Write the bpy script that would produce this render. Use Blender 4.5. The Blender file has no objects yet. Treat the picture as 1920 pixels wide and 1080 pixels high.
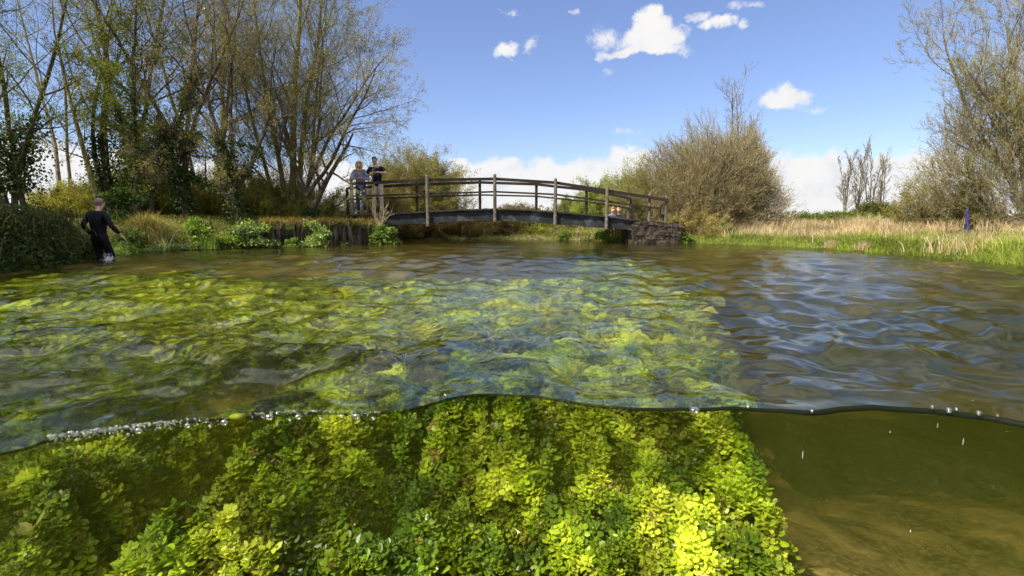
import bpy, bmesh, math, random
import numpy as np
from mathutils import Vector, Matrix, Quaternion

R = math.radians
scene = bpy.context.scene
COL = scene.collection

# ------------------------------------------------------------------ camera
CAM_H, PITCH, FPX = 0.65, math.atan(125.0 / 960.0), 960.0
cam_data = bpy.data.cameras.new('camera')
cam_data.lens = 18.0
cam_data.sensor_width = 36.0
cam_data.clip_start = 0.05
cam_data.clip_end = 3000.0
cam = bpy.data.objects.new('camera', cam_data)
cam.location = (0, 0, CAM_H)
cam.rotation_euler = (R(90) - PITCH, 0, 0)
COL.objects.link(cam)
scene.camera = cam

# ------------------------------------------------------------------ light and sky
SUN_EL, SUN_AZ = R(50), math.atan2(-0.80, -0.60)      # azimuth measured from +Y towards +X
world = bpy.data.worlds.new("World")
scene.world = world
world.use_nodes = True
wn = world.node_tree
for n in list(wn.nodes):
    wn.nodes.remove(n)

def _sock(nt, node, idx, v):
    if v is None:
        return
    if isinstance(v, (int, float)):
        node.inputs[idx].default_value = v
    elif isinstance(v, (tuple, list)):
        s = node.inputs[idx]
        s.default_value = tuple(v) + ((1.0,) if len(v) == 3 and len(s.default_value) == 4 else ())
    else:
        nt.links.new(v, node.inputs[idx])

def mth(nt, op, a, b=None, c=None, clamp=False):
    n = nt.nodes.new('ShaderNodeMath')
    n.operation = op
    n.use_clamp = clamp
    _sock(nt, n, 0, a); _sock(nt, n, 1, b); _sock(nt, n, 2, c)
    return n.outputs[0]

def mixc(nt, f, a, b, mode='MIX'):
    n = nt.nodes.new('ShaderNodeMix')
    n.data_type = 'RGBA'
    n.blend_type = mode
    _sock(nt, n, 0, f); _sock(nt, n, 6, a); _sock(nt, n, 7, b)
    return n.outputs[2]

def noise(nt, vec, scale, detail=4, rough=0.55, dist=0.0, out=0):
    n = nt.nodes.new('ShaderNodeTexNoise')
    n.inputs['Scale'].default_value = scale
    n.inputs['Detail'].default_value = detail
    n.inputs['Roughness'].default_value = rough
    n.inputs['Distortion'].default_value = dist
    if vec is not None:
        nt.links.new(vec, n.inputs['Vector'])
    return n.outputs[out]

def ramp(nt, fac, stops):
    n = nt.nodes.new('ShaderNodeValToRGB')
    el = n.color_ramp.elements
    while len(el) < len(stops):
        el.new(0.5)
    for e, (p, c) in zip(el, stops):
        e.position = p
        e.color = (c[0], c[1], c[2], 1) if not isinstance(c, (int, float)) else (c, c, c, 1)
    nt.links.new(fac, n.inputs[0])
    return n.outputs[0]

def smooth(nt, x, lo, hi):
    n = nt.nodes.new('ShaderNodeMapRange')
    n.interpolation_type = 'SMOOTHSTEP'
    _sock(nt, n, 0, x)
    n.inputs[1].default_value = lo
    n.inputs[2].default_value = hi
    return n.outputs[0]

sky = wn.nodes.new('ShaderNodeTexSky')
sky.sky_type = 'NISHITA'
sky.sun_disc = False
sky.sun_elevation = SUN_EL
sky.sun_rotation = SUN_AZ
sky.air_density = 1.0
sky.dust_density = 0.05
sky.ozone_density = 2.2
geo = wn.nodes.new('ShaderNodeTexCoord')
sep = wn.nodes.new('ShaderNodeSeparateXYZ')
wn.links.new(geo.outputs['Generated'], sep.inputs[0])
dx, dy, dz = sep.outputs
horiz = mth(wn, 'SQRT', mth(wn, 'ADD', mth(wn, 'MULTIPLY', dx, dx), mth(wn, 'MULTIPLY', dy, dy)))
AZ = mth(wn, 'ARCTAN2', dx, dy)
EL = mth(wn, 'ARCTAN2', dz, horiz)
warp = noise(wn, geo.outputs['Generated'], 14, 5, 0.6, 0.0, 1)
wsep = wn.nodes.new('ShaderNodeSeparateXYZ')
wn.links.new(warp, wsep.inputs[0])
AZw = mth(wn, 'ADD', AZ, mth(wn, 'MULTIPLY', mth(wn, 'SUBTRACT', wsep.outputs[0], 0.5), 0.085))
ELw = mth(wn, 'ADD', EL, mth(wn, 'MULTIPLY', mth(wn, 'SUBTRACT', wsep.outputs[1], 0.5), 0.07))

def pxdir(px, py):
    rx, ry = (px - 960.0) / FPX, (540.0 - py) / FPX
    return Vector((rx, math.cos(PITCH) + ry * math.sin(PITCH), -math.sin(PITCH) + ry * math.cos(PITCH)))

def azel(px, py):
    d = pxdir(px, py)
    return math.atan2(d.x, d.y), math.atan2(d.z, math.hypot(d.x, d.y))

clouds = [  # centre and half sizes in degrees of sky, opacity
    (1225, 72, 58, 30, 1.0), (1205, 95, 75, 14, 1.0), (1215, 45, 26, 26, .9), (1143, 72, 34, 22, .45),
    (945, 98, 22, 14, .85), (992, 92, 16, 22, .5), (1340, 48, 36, 15, .75), (1310, 32, 22, 10, .5),
    (1392, 50, 15, 12, .6), (1395, 12, 36, 8, .35), (1478, 182, 48, 27, 1.0), (1520, 205, 24, 9, .4),
    (1143, 130, 14, 8, .3), (1168, 257, 24, 8, .3), (1662, 312, 36, 20, .8), (860, 306, 34, 12, .6),
    (960, 18, 14, 6, .3), (1082, 22, 8, 6, .3),
    (930, 345, 85, 44, 1.4), (1060, 352, 120, 46, 1.4), (1180, 322, 62, 38, 1.3), (1500, 365, 80, 56, 1.4), (1580, 385, 90, 36, 1.3), (1655, 318, 44, 20, 1.1), (1765, 395, 110, 44, 1.3), (1900, 375, 60, 40, 1.3), (60, 360, 110, 50, 1.2)]
alpha = None
for (px, py, rx, ry, op) in clouds:
    a0, e0 = azel(px, py)
    a1 = azel(px + rx, py)[0]; e1 = azel(px, py - ry)[1]
    u = mth(wn, 'DIVIDE', mth(wn, 'SUBTRACT', AZw, a0), abs(a1 - a0) * 1.25)
    v = mth(wn, 'DIVIDE', mth(wn, 'SUBTRACT', ELw, e0), abs(e1 - e0) * 1.25)
    d2 = mth(wn, 'ADD', mth(wn, 'MULTIPLY', u, u), mth(wn, 'MULTIPLY', v, v))
    f = mth(wn, 'MULTIPLY', mth(wn, 'SUBTRACT', 1.0, d2, None, True), op * 1.3)
    alpha = f if alpha is None else mth(wn, 'MAXIMUM', alpha, f)
fine = noise(wn, geo.outputs['Generated'], 55, 6, 0.65)
blob = smooth(wn, mth(wn, 'ADD', alpha, mth(wn, 'MULTIPLY', mth(wn, 'SUBTRACT', fine, 0.5), 1.6)), 0.05, 0.95)
blob = mth(wn, 'MULTIPLY', blob, smooth(wn, alpha, 0.0, 0.12))
# bank of cumulus low on the horizon: height of its top follows a noise of the azimuth
cmb = wn.nodes.new('ShaderNodeCombineXYZ')
wn.links.new(AZ, cmb.inputs[0])
topn = noise(wn, cmb.outputs[0], 3.3, 5, 0.6)
topn2 = noise(wn, geo.outputs['Generated'], 11, 6, 0.6)
top = mth(wn, 'ADD', mth(wn, 'MULTIPLY', mth(wn, 'SUBTRACT', topn, 0.5), 0.12), mth(wn, 'MULTIPLY', mth(wn, 'SUBTRACT', topn2, 0.5), 0.12))
top = mth(wn, 'ADD', top, 0.105)
bank = smooth(wn, mth(wn, 'SUBTRACT', top, EL), -0.008, 0.014)
bank = mth(wn, 'MULTIPLY', bank, smooth(wn, noise(wn, geo.outputs['Generated'], 5.0, 5, 0.6), 0.30, 0.42))
# broken thin cloud high overhead, above the picture, mirrored by the river
high = smooth(wn, noise(wn, geo.outputs['Generated'], 3.2, 6, 0.62, 0.3), 0.32, 0.54)
high = mth(wn, 'MULTIPLY', mth(wn, 'MULTIPLY', high, smooth(wn, EL, 0.41, 0.54)), 0.88)
ca = mth(wn, 'MAXIMUM', mth(wn, 'MAXIMUM', blob, bank), high)
shade = noise(wn, geo.outputs['Generated'], 16, 5, 0.6)
ccol = ramp(wn, shade, [(0.30, (0.82, 0.84, 0.88)), (0.5, (0.97, 0.97, 0.98)), (0.66, (1.0, 0.99, 0.97))])
SKY_S = 0.150
low = mixc(wn, smooth(wn, EL, 0.0, 0.45), (0.545, 0.54, 0.65), (0.655, 0.615, 0.71))
skyc = mixc(wn, 1.0, sky.outputs[0], low, 'MULTIPLY')
cscale = wn.nodes.new('ShaderNodeVectorMath'); cscale.operation = 'SCALE'
wn.links.new(ccol, cscale.inputs[0]); cscale.inputs[3].default_value = 0.57 / SKY_S
glow = wn.nodes.new('ShaderNodeVectorMath'); glow.operation = 'SCALE'     # high cloud boosted with height to brighten the river's reflections
wn.links.new(cscale.outputs[0], glow.inputs[0]); wn.links.new(mth(wn, 'ADD', mth(wn, 'MULTIPLY', smooth(wn, EL, 0.42, 0.7), 0.9), 1.0), glow.inputs[3])
full = mixc(wn, ca, skyc, glow.outputs[0])
bg = wn.nodes.new('ShaderNodeBackground')
bg.inputs[1].default_value = SKY_S
wn.links.new(full, bg.inputs[0])
wo = wn.nodes.new('ShaderNodeOutputWorld')
wn.links.new(bg.outputs[0], wo.inputs[0])

sun_data = bpy.data.lights.new('sun', 'SUN')
sun_data.energy = 5.0
sun_data.angle = R(0.5)
sun_data.color = (1.0, 0.93, 0.82)
sun = bpy.data.objects.new('sun', sun_data)
sdir = Vector((math.sin(SUN_AZ) * math.cos(SUN_EL), math.cos(SUN_AZ) * math.cos(SUN_EL), math.sin(SUN_EL)))
sun.rotation_euler = sdir.to_track_quat('Z', 'Y').to_euler()
sun.location = sdir * 60
COL.objects.link(sun)

scene.view_settings.view_transform = 'Standard'
scene.view_settings.look = 'None'
scene.view_settings.exposure = 0.75
scene.view_settings.gamma = 1.0
scene.cycles.max_bounces = 8
scene.cycles.diffuse_bounces = 3
scene.cycles.glossy_bounces = 3
scene.cycles.transmission_bounces = 5
scene.cycles.transparent_max_bounces = 12
scene.cycles.volume_bounces = 0
scene.cycles.sample_clamp_indirect = 4.0
scene.cycles.blur_glossy = 0.3
scene.cycles.use_denoising = True
scene.cycles.use_adaptive_sampling = True
scene.cycles.adaptive_threshold = 0.02

# ------------------------------------------------------------------ helpers
rng = np.random.default_rng(7)
random.seed(7)

def at(px, py, Y):
    """world point seen at a photo pixel, at distance Y in front of the camera"""
    d = pxdir(px, py)
    return Vector((0, 0, CAM_H)) + d * (Y / d.y)

def on(px, py, z=0.0):
    """world point seen at a photo pixel, at height z"""
    d = pxdir(px, py)
    return Vector((0, 0, CAM_H)) + d * ((z - CAM_H) / d.z)

def tag(o, label=None, cat=None, group=None, kind=None):
    if label: o['label'] = label
    if cat: o['category'] = cat
    if group: o['group'] = group
    if kind: o['kind'] = kind
    return o

def empty(name, loc=(0, 0, 0), rz=0.0):
    o = bpy.data.objects.new(name, None)
    o.empty_display_size = 0.2
    o.location = loc
    o.rotation_euler = (0, 0, rz)
    COL.objects.link(o)
    return o

class MB:
    """collects numpy geometry and links it as one mesh object"""
    def __init__(self):
        self.v, self.f, self.c, self.m, self.n = [], [], [], [], 0
    def add(self, verts, faces, col=None, mat=0):
        verts = np.asarray(verts, dtype=np.float32).reshape(-1, 3)
        faces = np.asarray(faces, dtype=np.int64)
        if len(verts) == 0 or len(faces) == 0:
            return
        self.v.append(verts)
        self.f.append(faces + self.n)
        if col is None:
            col = np.ones((len(verts), 3), np.float32)
        col = np.asarray(col, dtype=np.float32)
        if col.ndim == 1:
            col = np.tile(col, (len(verts), 1))
        self.c.append(col)
        self.m.append(np.full(len(faces), mat, np.int32))
        self.n += len(verts)
    def box(self, c, s, rz=0.0, col=None, mat=0, rot=None):
        x, y, z = s[0] / 2, s[1] / 2, s[2] / 2
        v = np.array([[-x, -y, -z], [x, -y, -z], [x, y, -z], [-x, y, -z], [-x, -y, z], [x, -y, z], [x, y, z], [-x, y, z]])
        if rot is not None:
            v = v @ np.array(rot.to_3x3()).T
        elif rz:
            cc, ss = math.cos(rz), math.sin(rz)
            v = v @ np.array([[cc, ss, 0], [-ss, cc, 0], [0, 0, 1]])
        self.add(v + np.array(c), [[0, 3, 2, 1], [4, 5, 6, 7], [0, 1, 5, 4], [1, 2, 6, 5], [2, 3, 7, 6], [3, 0, 4, 7]], col, mat)
    def beam(self, a, b, w, h, col=None, mat=0, ups=(0, 0, 1)):
        """rectangular bar from a to b, w across, h along the up direction"""
        a, b = Vector(a), Vector(b)
        d = (b - a)
        L = d.length
        d.normalize()
        side = d.cross(Vector(ups)); side.normalize()
        up = side.cross(d)
        M = Matrix((side, d, up)).transposed()
        self.box((a + b) / 2, (w, L, h), rot=M, col=col, mat=mat)
    def tube(self, pts, rad, sides=8, col=None, mat=0, cap=True):
        pts = np.asarray(pts, float)
        n = len(pts)
        rad = np.full(n, rad) if np.isscalar(rad) else np.asarray(rad, float)
        T = np.gradient(pts, axis=0)
        T /= np.linalg.norm(T, axis=1)[:, None] + 1e-9
        ref = np.array([0, 1.0, 0.13]) if abs(T[:, 2]).mean() > 0.7 else np.array([0.1, 0.05, 1.0])
        A = np.cross(T, ref); A /= np.linalg.norm(A, axis=1)[:, None] + 1e-9
        B = np.cross(T, A)
        th = np.linspace(0, 2 * np.pi, sides, endpoint=False)
        V = pts[:, None] + rad[:, None, None] * (np.cos(th)[None, :, None] * A[:, None] + np.sin(th)[None, :, None] * B[:, None])
        idx = np.arange(n * sides).reshape(n, sides)
        q = np.stack([idx[:-1], np.roll(idx[:-1], -1, 1), np.roll(idx[1:], -1, 1), idx[1:]], -1).reshape(-1, 4)
        self.add(V.reshape(-1, 3), q, col, mat)
        if cap:
            self.add(V[0], [list(range(sides))], col, mat)
            self.add(V[-1], [list(range(sides))[::-1]], col, mat)
    def build(self, name, mats, parent=None, smooth_=False, label=None):
        me = bpy.data.meshes.new(name)
        V = np.concatenate(self.v).astype(np.float32)
        me.vertices.add(len(V))
        me.vertices.foreach_set('co', V.ravel())
        tot = np.concatenate([np.full(len(f), f.shape[1]) for f in self.f])
        loops = np.concatenate([f.ravel() for f in self.f])
        me.loops.add(len(loops))
        me.loops.foreach_set('vertex_index', loops.astype(np.int32))
        me.polygons.add(len(tot))
        me.polygons.foreach_set('loop_start', np.concatenate([[0], np.cumsum(tot)[:-1]]).astype(np.int32))
        me.polygons.foreach_set('loop_total', tot.astype(np.int32))
        me.polygons.foreach_set('material_index', np.concatenate(self.m))
        me.polygons.foreach_set('use_smooth', np.full(len(tot), bool(smooth_)))
        ca_ = me.color_attributes.new('tint', 'FLOAT_COLOR', 'POINT')
        C = np.ones((len(V), 4), np.float32)
        C[:, :3] = np.concatenate(self.c)
        ca_.data.foreach_set('color', C.ravel())
        me.update(calc_edges=True)
        me.validate()
        for m in (mats if isinstance(mats, (list, tuple)) else [mats]):
            me.materials.append(m)
        o = bpy.data.objects.new(name, me)
        COL.objects.link(o)
        if parent is not None:
            o.parent = parent
            o.location = tuple(-parent.location) if False else (0, 0, 0)
            # geometry is given in world space: move it into the parent's space
            M = (Matrix.Translation(parent.location) @ parent.rotation_euler.to_matrix().to_4x4()).inverted()
            me.transform(M)
        if label: o['label'] = label
        return o

def unit(a):
    return a / (np.linalg.norm(a, axis=-1, keepdims=True) + 1e-9)

def segs_to(mb, segs, sides, mat=0, col=None):
    """tapered pieces (p0, p1, t0, t1, r0, r1): neighbours share their end rings"""
    if not len(segs):
        return
    S = np.asarray(segs, float)
    n = len(S)
    th = np.linspace(0, 2 * np.pi, sides, endpoint=False)
    out = []
    for p, t, r in ((S[:, 0:3], S[:, 6:9], S[:, 12]), (S[:, 3:6], S[:, 9:12], S[:, 13])):
        t = unit(t)
        ref = np.tile(np.array([0.31, 0.87, 0.17]), (n, 1))
        a = unit(np.cross(t, ref)); b = np.cross(t, a)
        out.append(p[:, None] + r[:, None, None] * (np.cos(th)[None, :, None] * a[:, None] + np.sin(th)[None, :, None] * b[:, None]))
    V = np.concatenate(out, 1)          # n, 2*sides, 3
    i = np.arange(sides); j = (i + 1) % sides
    q = np.stack([i, j, j + sides, i + sides], -1)
    F = (np.arange(n) * 2 * sides)[:, None, None] + q[None]
    mb.add(V.reshape(-1, 3), F.reshape(-1, 4), col, mat)

def leaves_to(mb, P, D, N, L, W, cols, mat=0, fold=0.0, hexa=False):
    """one small leaf per point: P base, D direction, N normal, L length, W width"""
    n = len(P)
    if n == 0:
        return
    D = unit(D)
    S = unit(np.cross(D, N)); N = np.cross(S, D)
    L = np.broadcast_to(np.asarray(L, float), (n,))[:, None]
    W = np.broadcast_to(np.asarray(W, float), (n,))[:, None]
    if hexa:
        pts = [P, P + D * L * .3 + S * W * .42 + N * L * fold, P + D * L * .7 + S * W * .42 + N * L * fold, P + D * L,
               P + D * L * .7 - S * W * .42 + N * L * fold, P + D * L * .3 - S * W * .42 + N * L * fold]
        V = np.stack(pts, 1)
        F = (np.arange(n) * 6)[:, None, None] + np.array([[0, 1, 2, 3], [0, 3, 4, 5]])[None]
        mb.add(V.reshape(-1, 3), F.reshape(-1, 4), np.repeat(cols, 6, 0), mat)
    else:
        pts = [P, P + D * L * .45 + S * W * .5 + N * L * fold, P + D * L, P + D * L * .45 - S * W * .5 + N * L * fold]
        V = np.stack(pts, 1)
        F = (np.arange(n) * 4)[:, None] + np.array([0, 1, 2, 3])[None]
        mb.add(V.reshape(-1, 3), F, np.repeat(cols, 4, 0), mat)

def pick(palette, n, jitter=0.15):
    pal = np.array(palette, float)
    c = pal[rng.integers(0, len(pal), n)]
    return c * (1 + rng.uniform(-jitter, jitter, (n, 1)))

def blades_to(mb, P, H, lean, W, cols, nseg=4, droop=0.5, mat=0):
    """curved grass blades standing at P; lean = horizontal vector reached at the tip (as a share of H)"""
    n = len(P)
    H = np.broadcast_to(np.asarray(H, float), (n,))
    W = np.broadcast_to(np.asarray(W, float), (n,))
    t = np.linspace(0, 1, nseg + 1)
    ld = unit(lean + 1e-6)
    side = np.stack([-ld[:, 1], ld[:, 0], np.zeros(n)], 1)
    # twist some blades so they face the viewer differently
    a = rng.uniform(0, np.pi, n)
    side = side * np.cos(a)[:, None] + ld * np.sin(a)[:, None] * 0.9
    X = lean[:, None] * (t ** 1.7)[None, :, None] * H[:, None, None]
    hz = (t[None] - droop * np.linalg.norm(lean, axis=1)[:, None] * t[None] ** 2.6)
    c = P[:, None] + X
    c[:, :, 2] += hz * H[:, None]
    w = (W[:, None] * (1 - t ** 1.6 * 0.93)[None])[:, :, None] * 0.5
    Vv = np.stack([c - side[:, None] * w, c + side[:, None] * w], 2)     # n, k, 2, 3
    k = nseg + 1
    i = np.arange(nseg)
    q = np.stack([i * 2, i * 2 + 1, i * 2 + 3, i * 2 + 2], -1)
    F = (np.arange(n) * 2 * k)[:, None, None] + q[None]
    mb.add(Vv.reshape(-1, 3), F.reshape(-1, 4), np.repeat(cols, 2 * k, 0), mat)

# value noise on numpy arrays
_perm = rng.random((256, 256)).astype(np.float64)
def vnoise(x, y, seed=0):
    x = np.asarray(x, float) + seed * 17.37; y = np.asarray(y, float) + seed * 5.71
    xi = np.floor(x).astype(int); yi = np.floor(y).astype(int)
    fx = x - xi; fy = y - yi
    fx = fx * fx * fx * (fx * (fx * 6 - 15) + 10); fy = fy * fy * fy * (fy * (fy * 6 - 15) + 10)
    g = lambda a, b: _perm[a & 255, b & 255]
    return (g(xi, yi) * (1 - fx) + g(xi + 1, yi) * fx) * (1 - fy) + (g(xi, yi + 1) * (1 - fx) + g(xi + 1, yi + 1) * fx) * fy
def fbm(x, y, seed=0, oct=4, gain=0.5):
    s = 0; a = 1; t = 0
    for k in range(oct):
        s = s + a * vnoise(x * 2 ** k, y * 2 ** k, seed + k * 3); t += a; a *= gain
    return s / t

# ------------------------------------------------------------------ materials
def newmat(name):
    m = bpy.data.materials.new(name)
    m.use_nodes = True
    nt = m.node_tree
    for n in list(nt.nodes):
        nt.nodes.remove(n)
    return m, nt
def out(nt, surf=None, vol=None, disp=None):
    o = nt.nodes.new('ShaderNodeOutputMaterial')
    if surf is not None: nt.links.new(surf, o.inputs[0])
    if vol is not None: nt.links.new(vol, o.inputs[1])
def texco(nt, which='Object'):
    return nt.nodes.new('ShaderNodeTexCoord').outputs[which]
def bump(nt, h, strength=0.3, dist=0.02):
    b = nt.nodes.new('ShaderNodeBump')
    b.inputs['Strength'].default_value = strength
    b.inputs['Distance'].default_value = dist
    nt.links.new(h, b.inputs['Height'])
    return b.outputs[0]
def princ(nt, col, rough=0.7, spec=0.3, normal=None, **kw):
    p = nt.nodes.new('ShaderNodeBsdfPrincipled')
    _sock(nt, p, 'Base Color', col)
    _sock(nt, p, 'Roughness', rough)
    p.inputs['Specular IOR Level'].default_value = spec
    if normal is not None: nt.links.new(normal, p.inputs['Normal'])
    return p
def scaled(nt, vec, s):
    n = nt.nodes.new('ShaderNodeMapping')
    n.inputs['Scale'].default_value = s
    nt.links.new(vec, n.inputs[0])
    return n.outputs[0]

def leaf_material(name, trans=0.35, rough=0.5, spec=0.3, vary=(0.65, 1.35), nscale=1.3):
    m, nt = newmat(name)
    a = nt.nodes.new('ShaderNodeAttribute'); a.attribute_name = 'tint'
    n = noise(nt, texco(nt), nscale, 3)
    v = smooth(nt, n, 0.3, 0.7)
    v = mth(nt, 'ADD', mth(nt, 'MULTIPLY', v, vary[1] - vary[0]), vary[0])
    sc = nt.nodes.new('ShaderNodeVectorMath'); sc.operation = 'SCALE'
    nt.links.new(a.outputs['Color'], sc.inputs[0]); nt.links.new(v, sc.inputs[3])
    p = princ(nt, sc.outputs[0], rough, spec)
    t = nt.nodes.new('ShaderNodeBsdfTranslucent')
    tc = mixc(nt, 1.0, sc.outputs[0], (1.25, 1.15, 0.45), 'MULTIPLY')
    nt.links.new(tc, t.inputs[0])
    mx = nt.nodes.new('ShaderNodeMixShader'); mx.inputs[0].default_value = trans
    nt.links.new(p.outputs[0], mx.inputs[1]); nt.links.new(t.outputs[0], mx.inputs[2])
    out(nt, mx.outputs[0])
    return m

def bark_material(name, c1, c2, scale=6.0):
    m, nt = newmat(name)
    co = texco(nt)
    n = noise(nt, scaled(nt, co, (1, 1, 0.25)), scale * 3, 5, 0.65)
    n2 = noise(nt, co, scale * 0.4, 3)
    c = mixc(nt, smooth(nt, n, 0.35, 0.65), c1, c2)
    c = mixc(nt, mth(nt, 'MULTIPLY', smooth(nt, n2, 0.5, 0.7), 0.6), c, (0.09, 0.10, 0.03))
    p = princ(nt, c, 0.85, 0.15, bump(nt, n, 0.6, 0.02))
    out(nt, p.outputs[0])
    return m

M = {}
M['leaf'] = leaf_material('leaf', 0.42)
M['weed'] = leaf_material('waterweed', 0.28, 0.30, 0.25, (0.5, 1.2), 3.5)
M['bark_dark'] = bark_material('bark_dark', (0.045, 0.034, 0.022), (0.13, 0.10, 0.065))
M['bark_grey'] = bark_material('bark_grey', (0.12, 0.098, 0.068), (0.28, 0.23, 0.16))
M['bark_olive'] = bark_material('bark_olive', (0.11, 0.09, 0.03), (0.27, 0.23, 0.09))
M['twig_tan'] = bark_material('twig_tan', (0.18, 0.145, 0.085), (0.34, 0.28, 0.17))
# ------------------------------------------------------------------ river outline, ground, bed
bank_px = [(-900, 640), (-300, 530), (0, 504), (140, 490), (250, 474), (400, 466), (500, 462), (715, 456)]
left_line = [on(*p) for p in bank_px]
left_line = [Vector((-6.2, -12, 0)), Vector((-6.0, -2, 0))] + [p for p in left_line if p.y > 2.5]
left_line += [Vector((-3.9, 16.6, 0)), Vector((-7.5, 18.4, 0))]
right_px = [(1277, 455.5), (1370, 457), (1550, 466), (1750, 480), (1920, 498), (2300, 545)]
right_line = [on(*p) for p in right_px] + [Vector((6.6, 1.5, 0)), Vector((6.8, -12, 0))]
far_line = [Vector((-12, 19.6, 0)), Vector((-7, 20.3, 0)), Vector((-2, 19.4, 0)), Vector((1.5, 18.4, 0)), Vector((3.1, 17.2, 0)), Vector((3.6, 15.7, 0))]
abut_l = on(1188, 455); abut_r = on(1277, 455.5)
poly = left_line + far_line + right_line
PX = np.array([p.x for p in poly]); PY = np.array([p.y for p in poly])

def river_sd(x, y):
    """signed distance to the river outline, negative inside"""
    x = np.asarray(x, float); y = np.asarray(y, float)
    best = np.full(x.shape, 1e9); inside = np.zeros(x.shape, bool)
    n = len(PX)
    for i in range(n):
        x0, y0, x1, y1 = PX[i], PY[i], PX[(i + 1) % n], PY[(i + 1) % n]
        ex, ey = x1 - x0, y1 - y0
        t = np.clip(((x - x0) * ex + (y - y0) * ey) / (ex * ex + ey * ey + 1e-9), 0, 1)
        d = np.hypot(x - x0 - t * ex, y - y0 - t * ey)
        best = np.minimum(best, d)
        c = ((y0 > y) != (y1 > y)) & (x < (x1 - x0) * (y - y0) / (y1 - y0 + 1e-12) + x0)
        inside ^= c
    return np.where(inside, -best, best)

def sstep(x, a, b):
    t = np.clip((x - a) / (b - a), 0, 1)
    return t * t * (3 - 2 * t)

def ground_z(x, y):
    d = river_sd(x, y)
    left = sstep(-np.asarray(x, float), 1.0, 4.0)
    far = sstep(np.asarray(y, float), 16, 19)
    hi = 0.16 + 0.30 * sstep(d, 0.6, 2.5) + 0.15 * sstep(d, 3, 14)
    hiL = 0.14 + 0.58 * sstep(d, 0.5, 2.2) + 0.3 * sstep(d, 5, 25)
    h = hi * (1 - left) + hiL * left
    h = h + 0.10 * (fbm(x * 0.7, y * 0.7, 3) - 0.5) * sstep(d, 0.2, 1.5)
    z = np.where(d > 0, -0.05 + (h + 0.05) * sstep(d, -0.05, 0.35), -0.05 - 1.3 * sstep(-d, 0, 0.9))
    return z

def axis(lo, hi, step, far, grow=1.22):
    a = list(np.arange(lo, hi + 1e-6, step))
    s, v = step, hi
    while v < far:
        s *= grow; v += s; a.append(v)
    s, v, b = step, lo, []
    while v > -far:
        s *= grow; v -= s; b.append(v)
    return np.array(b[::-1] + a)

def grid_mesh(mb, X, Y, Z, col=None, mat=0, skip=None):
    ny, nx = X.shape
    idx = np.arange(nx * ny).reshape(ny, nx)
    q = np.stack([idx[:-1, :-1], idx[:-1, 1:], idx[1:, 1:], idx[1:, :-1]], -1)
    if skip is not None:
        q = q[~skip]
    mb.add(np.stack([X, Y, Z], -1).reshape(-1, 3), q.reshape(-1, 4), col, mat)

gx = axis(-14, 14, 0.22, 900); gy = axis(-2, 24, 0.22, 900)
GX, GY = np.meshgrid(gx, gy)
GZ = ground_z(GX, GY)
mb = MB(); grid_mesh(mb, GX, GY, GZ)
m, nt = newmat('meadow')
co = texco(nt)
n1 = noise(nt, co, 0.9, 5); n2 = noise(nt, co, 9, 5, 0.7); n3 = noise(nt, co, 0.12, 4)
c = mixc(nt, smooth(nt, n1, 0.35, 0.65), (0.085, 0.10, 0.022), (0.20, 0.16, 0.07))
c = mixc(nt, smooth(nt, n2, 0.35, 0.7), c, (0.06, 0.045, 0.02))
c = mixc(nt, mth(nt, 'MULTIPLY', smooth(nt, n3, 0.4, 0.6), 0.5), c, (0.13, 0.15, 0.04))
out(nt, princ(nt, c, 0.95, 0.1, bump(nt, n2, 0.8, 0.05)).outputs[0])
o = mb.build('ground', m, smooth_=True); tag(o, kind='structure')

# bed of the river: pale silt and gravel with algae
bx = np.concatenate([np.arange(-9, -3.4, 0.25), np.arange(-3.4, 3.6, 0.045), np.arange(3.6, 9.2, 0.25)])
by = np.concatenate([np.arange(-3, 0.9, 0.25), np.arange(0.9, 4.5, 0.045), np.arange(4.5, 20, 0.3)])
BX, BY = np.meshgrid(bx, by)
BZ = -0.92 + 0.16 * (fbm(BX * 1.1, BY * 1.1, 11, 5) - 0.5) + 0.05 * (fbm(BX * 7, BY * 7, 15, 3) - 0.5)
BZ = BZ - 0.24 * sstep(BX, 1.1, 2.6) + 0.25 * sstep(BY, 5, 7) * sstep(-BX, 0, 2) + .40 * sstep(BY, 4.8, 6.5) * sstep(BX, .9, 1.6) + .08 * sstep(-BX, .6, 1.3) * sstep(BY, 1.8, 2.4) - 0.25 * sstep(BY, 2.3, 4.0) * sstep(BX, 0, 1) + .25 * sstep(BY, 4.5, 7)
mb = MB(); grid_mesh(mb, BX, BY, BZ)
m, nt = newmat('river_bed_gravel')
co = texco(nt)
vor = nt.nodes.new('ShaderNodeTexVoronoi'); vor.inputs['Scale'].default_value = 38; nt.links.new(co, vor.inputs['Vector'])
n1 = noise(nt, co, 2.2, 6, 0.65, 0.6); n2 = noise(nt, co, 24, 5, 0.7)
c = mixc(nt, smooth(nt, n1, 0.40, 0.62), (0.11, 0.085, 0.022), (0.50, 0.33, 0.09))
c = mixc(nt, mth(nt, 'MULTIPLY', smooth(nt, n2, 0.42, 0.62), 0.55), c, (0.50, 0.34, 0.11))
c = mixc(nt, mth(nt, 'MULTIPLY', smooth(nt, vor.outputs[0], 0.25, 0.6), 0.3), c, (0.07, 0.06, 0.02))
out(nt, princ(nt, c, 0.9, 0.1, bump(nt, n2, 0.7, 0.03)).outputs[0])
o = mb.build('river_bed', m, smooth_=True); tag(o, kind='structure')

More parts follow.
